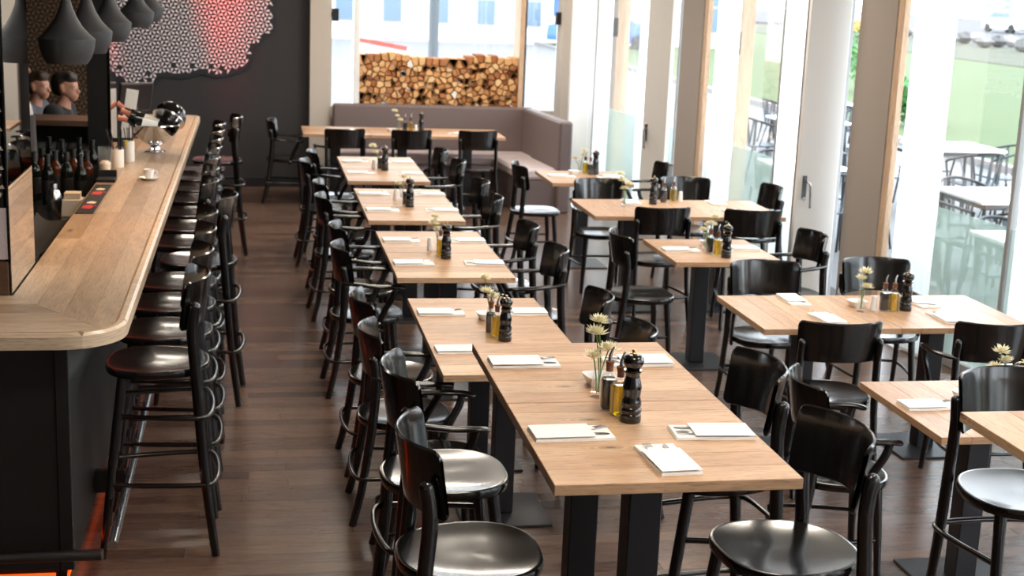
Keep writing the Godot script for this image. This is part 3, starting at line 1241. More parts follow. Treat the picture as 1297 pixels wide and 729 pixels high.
func added_fill_lamps() -> void:  # out-of-view lamps added to brighten tables, relief and window side
	var over := ["high front table", "second table of the bar-side row", "third table of the bar-side row", "fifth table of the bar-side row", "long bench table", "far end of the bar", "window-side high table", "nearer double table", "farther double table"]
	var power := [1.0, 0.95, 0.85, 0.85, 2.0, 1.0, 1.0, 1.0, 1.35]
	for p in [Vector3(1.0, 3.4, -2.4), Vector3(1.0, 3.4, -5.4), Vector3(1.0, 3.4, -8.4), Vector3(1.0, 3.4, -11.4), Vector3(2.2, 3.4, -14.0), Vector3(-0.6, 3.4, -13.4), Vector3(2.9, 3.4, -3.2), Vector3(2.9, 3.4, -6.6), Vector3(2.9, 3.4, -10.0)]:
		var t := thing("added_fill_lamp", "unseen round fill lamp added above the %s" % over.pop_front(), "lamp", p, 0.0, "added fill lamps")
		part("housing", turned([[0.0, 0.0], [0.36, 0.0], [0.36, -0.05], [0.34, -0.055], [0.0, -0.055]], 28), M.white_frame, t)
		part("diffuser", turned([[0.0, -0.056], [0.325, -0.056], [0.315, -0.07], [0.0, -0.075]], 28), M.down, t)
		var l := AreaLight3D.new()
		l.name = "lamp_light"
		l.area_size = Vector2(0.6, 0.6)
		l.light_color = Color(1.0, 0.95, 0.88)
		l.light_energy = 3.4 * power.pop_front()
		l.area_range = 30.0
		l.shadow_enabled = true
		t.add_child(l)
		l.position = Vector3(0, -0.085, 0)
		l.rotation.x = -PI / 2.0


func shell() -> void:
	struct("floor", bx(Vector3(8.4, 0.2, 20.2), 0.0, Vector3(0, -0.118, 0)), M.subfloor, "dark brown strip wood floor of the restaurant", "floor", Vector3(0.5, 0, -7.0))
	var fl: Node3D = get_node("floor")
	# planks: each its own piece near the camera, joined by tone farther off and under the bar
	var lib := []
	for k in 4:
		lib.append(bx(Vector3([1.5, 1.3, 1.7, 1.1][k] - 0.0008, 0.018, 0.0994), 0.0006))
	var far := []
	for k in 8:
		far.append(MB.new())
	var count := 0
	var z := 2.4
	var row := 0
	while z > -15.7:
		var x := -3.6 - rng.randf_range(0.0, 1.2)
		while x < 4.7:
			var k := rng.randi() % 4
			var l: float = [1.5, 1.3, 1.7, 1.1][k]
			var c := Vector3(x + l * 0.5, -0.009, z - 0.05)
			var tone := rng.randi() % 8
			var edge := 4.2 + 0.09 * (z + 9.0) + 0.3
			if x > -3.6 and x + l < edge and z < -4.2 and z > -11.6 and x + l > -0.9 + (0.0 if z < -5.0 else 0.25) and count < 290 and (x < 2.5 or z < -4.4):
				parts("plank", count, lib[k], M.floor[tone], fl, c - Vector3(0.5, 0, -7.0))
				count += 1
			else:
				var x0 := maxf(x, -3.6)
				var x1 := minf(x + l, edge)
				if x1 - x0 > 0.05:
					far[tone].box(Vector3((x0 + x1) * 0.5, -0.009, z - 0.05) - Vector3(0.5, 0, -7.0), Vector3(x1 - x0 - 0.002, 0.018, 0.0988), 0.0)
			x += l
		z -= 0.10
		row += 1
	for k in 8:
		var o := parts("distant_planks", k, far[k].mesh(20.0), M.floor[k], fl)
		o.set_meta("kind", "stuff")
	struct("ceiling", bx(Vector3(9.0, 0.25, 20.4), 0.0, Vector3(0, 0.125, 0)), M.ceiling, "pale plain ceiling of the restaurant", "ceiling", Vector3(0.8, 3.4, -7.0))
	struct("added_shade_slab", bx(Vector3(2.4, 0.2, 8.3), 0.0, Vector3(0, 0.1, 0)), M.wall_black, "added black slab, out of view, blocking lamp light over the back bar", "ceiling", Vector3(-2.38, 2.4, -10.5))  # unseen slab added to keep the lamp light off the back bar
	struct("wall_left", bx(Vector3(0.2, 3.4, 18.2), 0.0, Vector3(0, 1.7, 0)), M.wall_black, "black wall behind the bar", "wall", Vector3(-3.7, 0, -6.6))
	struct("wall_front", bx(Vector3(9.2, 3.4, 0.2), 0.0, Vector3(0, 1.7, 0)), M.plaster, "pale wall at the entrance end of the room", "wall", Vector3(0.9, 0, 2.6))


func windows() -> void:
	for i in 5:
		bay(0.83 + 0.0 - 3.22 * i, i + 1, ["by the entrance", "behind the high table", "nearest the double window table", "near the small square table", "by the corner bench"][i], [0.2, 0.25, 0.3, 1.45, 0.45][i])
	# last short stretch up to the back corner
	var o := struct("trim_1", wall_box(-15.28, -15.75, -0.05, 0.34, 0.0, 3.4), M.pillar, "dark grey-brown pillar at the back corner of the window wall", "pillar")
	o.transform = on_wall(-15.28, -15.75, -0.05, 0.34, 0.0)


func back_of_room() -> void:
	struct("wall_back", bx(Vector3(4.22, 3.4, 0.3), 0.0, Vector3(0, 1.7, 0)), M.wall_dark, "matt charcoal wall at the back of the room behind the bar stools", "wall", Vector3(-1.5, 0, -15.8))
	struct("baseboard_back", bx(Vector3(4.22, 0.10, 0.016), 0.003, Vector3(0, 0.05, 0)), M.charcoal, "dark grey skirting along the charcoal back wall", "skirting", Vector3(-1.5, 0, -15.64))
	struct("trim_2", bx(Vector3(0.225, 3.4, 0.36), 0.004, Vector3(0, 1.7, 0)), M.plaster, "cream post between the charcoal wall and the log window", "post", Vector3(0.72, 0, -15.72))
	struct("wall_sill", bx(Vector3(3.1, 0.9, 0.3), 0.0, Vector3(0, 0.45, 0)), M.plaster, "low wall under the back window behind the corner bench", "wall", Vector3(2.35, 0, -15.85))
	struct("wall_lintel", bx(Vector3(3.1, 0.5, 0.3), 0.0, Vector3(0, 0.25, 0)), M.plaster, "strip of wall over the back window", "wall", Vector3(2.35, 2.9, -15.85))
	# back window: narrow pane, log niche, narrow pane
	var w := Node3D.new()
	w.name = "window_9"
	add_child(w, true)
	w.position = Vector3(2.2, 0.9, -15.9)
	w.set_meta("kind", "structure")
	tag(w, "back window over the corner bench with stacked logs in its middle bay", "window")
	for x in [-1.355, 1.32]:
		part("frame_post", bx(Vector3(0.03, 2.0, 0.06), 0.003, Vector3(x, 1.0, 0)), M.grey_frame, w)
	part("frame_post", bx(Vector3(0.055, 2.0, 0.40), 0.003, Vector3(-1.075, 1.0, 0.10)), M.white_frame, w)
	part("timber_frame_post", bx(Vector3(0.055, 2.0, 0.40), 0.003, Vector3(0.765, 1.0, 0.10)), M.timber, w)
	part("dark_frame_edge", bx(Vector3(0.02, 2.0, 0.40), 0.003, Vector3(0.805, 1.0, 0.10)), M.dark_steel, w)
	part("pane", bx(Vector3(0.25, 2.0, 0.006), 0.0, Vector3(-1.22, 1.0, -0.03)), M.window_glass, w)
	part("pane", bx(Vector3(1.76, 2.0, 0.006), 0.0, Vector3(-0.155, 1.0, -0.08)), M.window_glass, w)
	part("pane", bx(Vector3(0.48, 2.0, 0.006), 0.0, Vector3(1.06, 1.0, -0.03)), M.window_glass, w)
	firewood()
	# corner pier and its pale leaf
	var o := struct("trim_3", bx(Vector3(0.13, 3.4, 0.3), 0.004, Vector3(0, 1.7, 0)), M.plaster, "slim pale pier at the back corner beside the bench", "pier", Vector3(3.40, 0, -15.35))
	var l := thing("folded_leaf", "pale grey folded leaf standing behind the end of the bench", "door", Vector3(3.50, 0, -15.0))
	part("leaf_panel", bx(Vector3(0.22, 3.3, 0.06), 0.004, Vector3(0, 1.66, 0)), M.leaf, l)
	part("leaf_edge", bx(Vector3(0.05, 3.3, 0.03), 0.004, Vector3(0.135, 1.66, -0.01)), M.white_frame, l)
	# small black wall lamps
	for d in [[Vector3(0.882, 1.90, -15.62), "small black up-and-down wall lamp on the cream post", 1.0], [Vector3(3.315, 1.95, -15.35), "small black up-and-down wall lamp on the slim corner pier", -1.0]]:
		var t := thing("wall_lamp", d[1], "lamp", d[0], 0.0, "black wall lamps")
		part("lamp_body", bx(Vector3(0.07, 0.135, 0.08), 0.003), M.black, t)
		part("bracket", bx(Vector3(0.05, 0.06, 0.05), 0.002, Vector3(-0.05 * d[2], 0, 0)), M.black, t)
	# bench
	var b := thing("corner_bench", "L-shaped upholstered grey-brown corner bench under the log window", "bench", Vector3(0.86, 0, -15.64))
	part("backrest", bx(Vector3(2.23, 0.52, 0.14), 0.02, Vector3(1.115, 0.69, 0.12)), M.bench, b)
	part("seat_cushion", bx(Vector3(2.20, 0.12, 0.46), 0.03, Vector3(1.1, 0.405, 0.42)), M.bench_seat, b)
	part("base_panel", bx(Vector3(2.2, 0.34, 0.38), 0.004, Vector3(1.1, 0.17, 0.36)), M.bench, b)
	var ret := Vector3(2.11, 0, 1.59)
	var wing := part("wing_backrest", bx(Vector3(0.14, 0.95, 1.42), 0.02, Vector3(0.06, 0.475, -0.71)), M.bench, b, Vector3(2.24, 0, 1.64), atan(0.09))
	part("wing_seat_cushion", bx(Vector3(0.44, 0.12, 1.0), 0.03, Vector3(-0.225, 0.405, -0.50)), M.bench_seat, b, Vector3(2.235, 0, 1.60), atan(0.09))
	part("wing_base_panel", bx(Vector3(0.42, 0.34, 0.98), 0.004, Vector3(-0.21, 0.17, -0.50)), M.bench, b, Vector3(2.235, 0, 1.58), atan(0.09))


func clip_half(poly: PackedVector2Array, n: Vector2, d: float) -> PackedVector2Array:
	var out := PackedVector2Array()
	var c := poly.size()
	for i in c:
		var a := poly[i]
		var b := poly[(i + 1) % c]
		var da := a.dot(n) - d
		var db := b.dot(n) - d
		if da <= 0.0:
			out.append(a)
		if (da < 0.0 and db > 0.0) or (da > 0.0 and db < 0.0):
			out.append(a.lerp(b, da / (da - db)))
	return out


func firewood() -> void:
	var pts := []
	var y := 0.93
	var r := 0
	while y < 1.53:
		var x := 1.185 + (0.034 if r % 2 else 0.0)
		while x < 2.93:
			var p := Vector2(x + rng.randf_range(-0.029, 0.029), y + rng.randf_range(-0.026, 0.026))
			if p.y < 1.445 + 0.022 * sin(p.x * 5.0 + 1.0) + 0.012 * sin(p.x * 13.0):
				pts.append(p)
			x += 0.068
		y += 0.058
		r += 1
	var turn := Basis(Vector3.RIGHT, PI / 2.0)
	for i in pts.size():
		var p: Vector2 = pts[i]
		var cell := PackedVector2Array([p + Vector2(-0.055, -0.048), p + Vector2(0.055, -0.048), p + Vector2(0.055, 0.05), p + Vector2(-0.055, 0.05)])
		cell = clip_half(cell, Vector2(0, -1), -0.902)
		cell = clip_half(cell, Vector2(-1, 0), -1.156)
		cell = clip_half(cell, Vector2(1, 0), 2.934)
		for j in pts.size():
			if i != j and p.distance_squared_to(pts[j]) < 0.035:
				var n: Vector2 = (pts[j] - p)
				var l := n.length()
				n /= l
				cell = clip_half(cell, n, p.dot(n) + l * 0.5 - 0.0052)
		if cell.size() < 3:
			continue
		var ctr := Vector2.ZERO
		for q in cell:
			ctr += q / cell.size()
		var loc := PackedVector2Array()
		for q in cell:
			loc.append(Vector2(q.x - ctr.x, -(q.y - ctr.y)))
		var m := MB.new()
		m.xf = Transform3D(turn, Vector3.ZERO)
		var back := PackedVector2Array()
		for q in loc:
			back.append(q + q.normalized() * 0.005)
		m.prism(back, -0.13, 0.02)
		m.prism(loc, 0.02, 0.13, 0.003)
		var where := "back window"
		var o := solo("firewood_log", m.mesh(25.0), M.birch if rng.randf() < 0.02 else M.log[rng.randi() % 8], "split firewood log, end on, in the stack filling the lower part of the back window", "log", Vector3(ctr.x, ctr.y, -15.78 + rng.randf_range(-0.02, 0.045)), 0.0, "split logs stacked in the back window")
		o.set_meta("kind", "thing")


func triangles(inside: Callable, a: float, lo: Vector2, hi: Vector2, deep: float, drop: Callable) -> ArrayMesh:
	var m := MB.new()
	m.xf = Transform3D(Basis(Vector3.RIGHT, PI / 2.0), Vector3.ZERO)
	var hgt := a * 0.8660254
	var nj := int((hi.y - lo.y) / hgt) + 2
	var ni := int((hi.x - lo.x) / a) + 3
	for j in nj:
		for i in range(-1, ni):
			for up in 2:
				var o := lo + Vector2((i + 0.5 * (j % 2)) * a, j * hgt)
				var v := []
				if up == 1:
					v = [o, o + Vector2(a, 0), o + Vector2(a * 0.5, hgt)]
				else:
					v = [o + Vector2(a, 0), o + Vector2(a * 1.5, hgt), o + Vector2(a * 0.5, hgt)]
				var c: Vector2 = (v[0] + v[1] + v[2]) / 3.0
				if not inside.call(c) or drop.call(i, j, c):
					continue
				var odd := j % 2
				var cls := []
				var idx := [[i, j], [i + 1, j], [i + odd, j + 1]] if up == 1 else [[i + 1, j], [i + 1 + odd, j + 1], [i + odd, j + 1]]
				for e in idx:
					cls.append(posmod(e[0] - e[1] / 2 - e[1], 3))
				var k := cls.find(0)
				var t: Vector2 = v[k]
				var p: Vector2 = v[(k + 1) % 3]
				var q: Vector2 = v[(k + 2) % 3]
				var h := (p + q) * 0.5
				var g := (p + h + t) / 3.0
				var tri := PackedVector2Array()
				for e in [p, h, t]:
					var s: Vector2 = g + (e - g) * 0.82
					tri.append(Vector2(s.x, -s.y))
				m.prism(tri, 0.0, deep)
	return m.mesh(20.0)


func art_wall() -> void:
	var t := thing("wall_art", "cut-out wall relief of pale pinwheel triangles lit red in patches on the charcoal wall", "wall art", Vector3(0, 0, -15.65))
	var outline := PackedVector2Array([Vector2(0.19, 2.7), Vector2(0.205, 2.02), Vector2(0.165, 1.93), Vector2(0.20, 1.84), Vector2(0.19, 1.71), Vector2(0.11, 1.66), Vector2(0.04, 1.58), Vector2(-0.03, 1.51), Vector2(-0.07, 1.33), Vector2(-0.25, 1.265), Vector2(-0.40, 1.23), Vector2(-0.55, 1.27), Vector2(-0.75, 1.21), Vector2(-0.95, 1.245), Vector2(-1.06, 1.13), Vector2(-1.35, 1.12), Vector2(-1.48, 1.19), Vector2(-1.9, 1.16), Vector2(-2.3, 1.10), Vector2(-2.9, 1.2), Vector2(-2.9, 2.7)])
	var wide := Geometry2D.offset_polygon(outline, 0.05)[0]
	var m := MB.new()
	m.xf = Transform3D(Basis(Vector3.RIGHT, PI / 2.0), Vector3.ZERO)
	var flat := PackedVector2Array()
	for p in wide:
		flat.append(Vector2(p.x, -p.y))
	m.prism(flat, 0.004, 0.022)
	part("backing_panel", m.mesh(20.0), M.art_back, t)
	var g := RandomNumberGenerator.new()
	g.seed = 5
	var inside := func(c: Vector2) -> bool: return Geometry2D.is_point_in_polygon(c, outline)
	var drop := func(_i: int, _j: int, c: Vector2) -> bool: return c.y < 1.32 and g.randf() < 0.10
	var o := part("pinwheel_triangles", triangles(inside, 0.066, Vector2(-2.95, 1.05), Vector2(0.25, 2.68), 0.010, drop), M.art_white, t, Vector3(0, 0, 0.0225))
	o.set_meta("kind", "stuff")
	# red spots washing the relief
	for d in [[Vector3(-0.62, 2.9, -15.05), Vector3(-0.42, 1.98, -15.62), 2.4, 15.0], [Vector3(-0.30, 2.9, -15.05), Vector3(-0.22, 1.72, -15.62), 1.6, 13.0], [Vector3(-0.42, 2.9, -15.05), Vector3(-0.30, 1.42, -15.62), 2.2, 10.0], [Vector3(-1.55, 2.9, -15.05), Vector3(-1.56, 1.45, -15.62), 1.6, 10.0], [Vector3(-0.05, 2.9, -15.05), Vector3(-0.02, 1.95, -15.62), 1.2, 12.0]]:
		var s := thing("red_spotlight", "small black spotlight with a red lamp over the triangle relief", "lamp", d[0], 0.0, "red spotlights over the relief")
		part("lamp_housing", turned([[0.0, 0.0], [0.03, 0.0], [0.034, 0.1], [0.0, 0.12]], 14), M.black, s, Vector3(0, 0.02, 0))
		part("hanger", rod([Vector3(0, 0.13, 0), Vector3(0, 0.5, 0)], 0.006, 8), M.black, s)
		part("lamp_face", turned([[0.0, 0.0], [0.028, 0.0], [0.028, 0.006], [0.0, 0.006]], 14), M.redbulb, s, Vector3(0, 0.012, 0))
		var l := SpotLight3D.new()
		l.name = "spot_light"
		l.light_color = Color(1.0, 0.05, 0.07)
		l.light_energy = d[2]
		l.spot_angle = d[3]
		l.spot_angle_attenuation = 1.0
		l.spot_range = 20.0
		l.spot_attenuation = 2.0
		l.light_size = 0.02
		l.shadow_enabled = true
		s.add_child(l)
		l.look_at_from_position(d[0] + Vector3(0, -0.02, 0), d[1], Vector3.BACK)


func band(pts: Array, w: float, closed_at := Vector2.ZERO) -> PackedVector2Array:   # a strip of width w to the right of the polyline
	var a := PackedVector2Array()
	var b := PackedVector2Array()
	for i in pts.size():
		var d: Vector2 = (pts[mini(i + 1, pts.size() - 1)] - pts[maxi(i - 1, 0)]).normalized()
		a.append(pts[i])
		b.append(pts[i] + Vector2(-d.y, d.x) * w)
	b.reverse()
	a.append_array(b)
	return a


func bar() -> void:
	var H := 1.10
	var t := thing("bar_counter", "long bar with an oak-plank top, black front and orange light along its foot", "bar")
	# edging of the top: right side, round corner, near side
	var ez := -4.90
	var ex := -0.452
	var arc := []
	for i in 9:
		var a := PI * 0.5 * i / 8.0
		arc.append(Vector2(ex - 0.22 + 0.22 * cos(a), ez - 0.22 + 0.22 * sin(a)))
	var th := 0.055
	var k := 0
	for seg in [[Vector2(ex - 0.08, -12.45), Vector2(ex - 0.03, -12.435), Vector2(ex, -12.38), Vector2(ex, -9.9)], [Vector2(ex, -9.9), Vector2(ex, -7.4)], [Vector2(ex, -7.4), Vector2(ex, ez - 0.22)], arc.slice(0, 7), arc.slice(6) + [Vector2(-1.2, ez)], [Vector2(-1.2, ez), Vector2(-2.2, ez)]]:
		var m := MB.new()
		m.prism(band(seg, 0.04), H - th, H, 0.010)
		parts("counter_edge", k, m.mesh(30.0), M.bar_edge, t)
		k += 1
	# planks: the long run, then the return, meeting on a mitre
	k = 0
	var m0 := Vector2(-0.91, -5.51)
	var m1 := Vector2(-0.53, -4.985)
	var nrm := Vector2(-(m1.y - m0.y), m1.x - m0.x).normalized()   # points towards +z of the mitre
	if nrm.y < 0.0:
		nrm = -nrm
	var inner_arc := []
	for i in 9:
		var a := PI * 0.5 * i / 8.0
		inner_arc.append(Vector2(ex - 0.22 + 0.18 * cos(a), ez - 0.22 + 0.18 * sin(a)))
	var region := PackedVector2Array([Vector2(-0.91, -12.45), Vector2(ex - 0.08, -12.45), Vector2(ex - 0.04, -12.36)])
	for q in inner_arc:
		region.append(q)
	region.append(Vector2(-2.2, ez - 0.04))
	region.append(Vector2(-2.2, -5.51))
	region.append(Vector2(-0.91, -5.51))
	var xs := [-0.91, -0.80, -0.685, -0.575, -0.40]
	for i in 4:
		var z := -12.46
		while z < -4.9:
			var l: float = rng.randf_range(2.2, 3.4)
			var z1: float = minf(z + l, -4.5)
			if z1 > -6.4:
				z1 = -4.5
			var strip := PackedVector2Array([Vector2(xs[i] + 0.0004, z), Vector2(xs[i + 1] - 0.0004, z), Vector2(xs[i + 1] - 0.0004, z1 - 0.0008), Vector2(xs[i] + 0.0004, z1 - 0.0008)])
			for q in Geometry2D.intersect_polygons(strip, region):
				q = clip_half(q, nrm, m0.dot(nrm) - 0.0004)
				if q.size() > 2:
					k = counter_plank(t, k, q, H, th, false)
			z = z1
	var zs := [-5.51, -5.36, -5.22, -5.08, -4.93]
	for i in 4:
		var strip := PackedVector2Array([Vector2(-2.2, zs[i] + 0.0004), Vector2(-0.3, zs[i] + 0.0004), Vector2(-0.3, zs[i + 1] - 0.0004), Vector2(-2.2, zs[i + 1] - 0.0004)])
		for q in Geometry2D.intersect_polygons(strip, region):
			q = clip_half(q, -nrm, -m0.dot(nrm) - 0.0004)
			if q.size() > 2:
				k = counter_plank(t, k, q, H, th, true)
	# body
	part("near_front_panel", bx(Vector3(1.52, 0.93, 0.03), 0.002, Vector3(-1.44, 0.575, -5.185)), M.bar_panel, t)
	for i in 5:
		parts("side_front_panel", i, bx(Vector3(0.03, 0.93, 1.446), 0.002, Vector3(-0.685, 0.575, -5.93 - i * 1.45)), M.bar_panel, t)
	part("corner_post", bx(Vector3(0.05, 0.93, 0.05), 0.003, Vector3(-0.695, 0.575, -5.185)), M.bar_panel, t)
	part("carcass", bx(Vector3(0.19, 1.0, 7.2), 0.0, Vector3(-0.80, 0.53, -8.82)), M.black, t)
	part("return_carcass", bx(Vector3(1.45, 1.0, 0.25), 0.0, Vector3(-1.46, 0.53, -5.34)), M.black, t)
	# glowing strips: at the foot and below the overhang
	part("foot_light_strip", bx(Vector3(0.008, 0.016, 7.1), 0.002, Vector3(-0.698, 0.07, -8.75)), M.led, t)
	part("foot_light_strip", bx(Vector3(1.45, 0.02, 0.008), 0.002, Vector3(-1.47, 0.07, -5.208)), M.led, t)
	part("under_top_light_strip", bx(Vector3(0.02, 0.008, 7.1), 0.002, Vector3(-0.655, 1.038, -8.75)), M.led_dim, t)
	for d in [[Vector3(-0.690, 0.07, -8.75), Vector2(7.1, 0.05), Vector3(0, -PI / 2.0, 0), 0.03], [Vector3(-1.47, 0.07, -5.20), Vector2(1.45, 0.05), Vector3(0, PI, 0), 0.012], [Vector3(-0.655, 1.030, -8.75), Vector2(0.02, 7.1), Vector3(-PI / 2.0, 0, 0), 0.02]]:
		var l := AreaLight3D.new()
		l.name = "strip_light"
		l.area_size = d[1]
		l.light_color = Color(1.0, 0.22, 0.05)
		l.light_energy = d[3]
		l.area_range = 20.0
		l.shadow_enabled = true
		t.add_child(l, true)
		l.position = d[0]
		l.rotation = d[2]
	# foot rails on brackets
	var r := thing("foot_rail", "steel foot rail running along the stool side of the bar", "rail", Vector3(-0.525, 0, -5.13))
	part("tube", rod([Vector3(0, 0.22, 0), Vector3(0, 0.22, -7.2)], 0.019, 14), M.steel, r)
	part("end_cap", rod([Vector3(0, 0.22, 0.0), Vector3(0, 0.22, 0.006)], 0.0205, 14), M.steel, r)
	for z in [-0.75, -2.6, -4.5, -6.4]:
		part("bracket", bx(Vector3(0.125, 0.10, 0.03), 0.003, Vector3(-0.080, 0.20, z)), M.black, r)
	r = thing("foot_rail", "dark steel foot rail across the end of the bar facing the camera", "rail", Vector3(-2.2, 0, -5.04))
	part("tube", rod([Vector3(0, 0.22, 0), Vector3(1.645, 0.22, 0)], 0.021, 14), M.dark_steel, r)
	part("end_cap", rod([Vector3(1.645, 0.22, 0.0), Vector3(1.65, 0.22, 0)], 0.0225, 14), M.steel, r)
	part("bracket", bx(Vector3(0.03, 0.10, 0.11), 0.003, Vector3(0.5, 0.20, -0.072)), M.black, r)
	# mirror-clad columns standing on the bar
	column("mirror-clad column on the near end of the bar with a triangle pattern", Vector3(-1.50, H, -5.815), Vector2(1.17, 0.60), true)
	column("slim black mirror-sided column by the champagne bowl", Vector3(-1.005, 0.9, -9.85), Vector2(0.15, 0.4), false)
	pendants()


func counter_plank(t: Node3D, k: int, q: PackedVector2Array, H: float, th: float, across: bool) -> int:
	var c := Vector2.ZERO
	for p in q:
		c += p / q.size()
	var m := MB.new()
	var loc := PackedVector2Array()
	for p in q:
		var d := p - c
		loc.append(d if across else Vector2(-d.y, d.x))
	m.prism(loc, -th, 0.0)
	parts("counter_plank", k, m.mesh(20.0), M.bar_oak[rng.randi() % 6], t, Vector3(c.x, H - (0.0004 if k % 2 else 0.0), c.y), 0.0 if across else PI / 2.0)
	return k + 1


func column(label: String, at: Vector3, size: Vector2, pattern: bool) -> void:
	var t := thing("mirror_column", label, "column", at)
	var h := 3.4 - at.y
	part("core", bx(Vector3(size.x - 0.02, h, size.y - 0.01), 0.0, Vector3(-0.01, h * 0.5, 0)), M.black, t)
	part("mirror_face", bx(Vector3(0.008, h, size.y - 0.012), 0.0, Vector3(size.x * 0.5 - 0.004, h * 0.5, 0)), M.mirror, t)
	part("edge_trim", bx(Vector3(0.007, h, 0.008), 0.0, Vector3(size.x * 0.5 - 0.0045, h * 0.5, size.y * 0.5 - 0.001)), M.black_gloss, t)
	if pattern:
		var full := func(c: Vector2) -> bool: return absf(c.x) < 0.575 and c.y > 0.375
		var none := func(_i: int, _j: int, _c: Vector2) -> bool: return false
		var o := part("pinwheel_triangles", triangles(full, 0.042, Vector2(-0.60, 0.34), Vector2(0.60, 2.2), 0.006, none), M.plaster, t, Vector3(0, 0, size.y * 0.5 - 0.005))
		o.set_meta("kind", "stuff")
		part("painted_reflection", bx(Vector3(1.15, 0.20, 0.006), 0.001, Vector3(0.0, 0.24, size.y * 0.5 - 0.003)), M.bench_seat, t)  # pale strip painted for a reflection in the column front
		part("wood_skirting", bx(Vector3(1.15, 0.13, 0.012), 0.002, Vector3(0.0, 0.067, size.y * 0.5)), M.shelf_wood, t)


func pendants() -> void:
	var prof := [[0.088, 0.0], [0.107, 0.03], [0.119, 0.066], [0.1245, 0.104], [0.1235, 0.110], [0.098, 0.133], [0.071, 0.163], [0.047, 0.203], [0.029, 0.248], [0.017, 0.295], [0.011, 0.335], [0.010, 0.345], [0.0, 0.346]]
	var inn := []
	for i in range(prof.size() - 4, -1, -1):
		inn.append([maxf(prof[i][0] - 0.003, 0.001), prof[i][1] - (0.002 if i > 4 else 0.0)])
	var m := MB.new()
	var rows := []
	var all := prof.duplicate()
	all.reverse()
	inn.reverse()
	for p in all + inn:
		var r := PackedVector3Array()
		for j in 32:
			r.append(Vector3(cos(TAU * j / 32.0) * p[0], p[1], sin(TAU * j / 32.0) * p[0]))
		rows.append(r)
	m.grid(rows, true)
	m.outward(0)
	var shade := m.mesh(28.0)
	var zs := [-6.6, -7.4, -8.55, -10.5, -11.65]
	var which := ["nearest", "second", "third", "fourth", "farthest"]
	for i in 5:
		var t := thing("pendant_lamp", "matt dark grey spun-metal pendant lamp over the bar, the %s of five" % which[i], "lamp", Vector3(-0.82, 1.917, zs[i]), 0.0, "pendant lamps in a row over the bar")
		part("shade", shade, M.pendant, t)
		part("cable", rod([Vector3(0, 0.34, 0), Vector3(0, 1.483, 0)], 0.0035, 6), M.black, t)
		part("ceiling_rose", turned([[0.0, 1.463], [0.05, 1.463], [0.05, 1.483], [0.0, 1.483]], 16), M.black, t)
		part("socket", turned([[0.0, 0.13], [0.016, 0.13], [0.016, 0.2], [0.0, 0.2]], 12), M.black, t)
		var b := part("bulb", turned([[0.0, 0.062], [0.017, 0.069], [0.026, 0.088], [0.024, 0.108], [0.013, 0.13], [0.0, 0.131]], 16), M.bulb, t)
		var l := OmniLight3D.new()
		l.name = "bulb_light"
		l.light_color = Color(1.0, 0.78, 0.55)
		l.light_energy = 0.5
		l.omni_range = 20.0
		l.omni_attenuation = 2.0
		l.light_size = 0.02
		l.shadow_enabled = true
		t.add_child(l)
		l.position = Vector3(0, 0.09, 0)


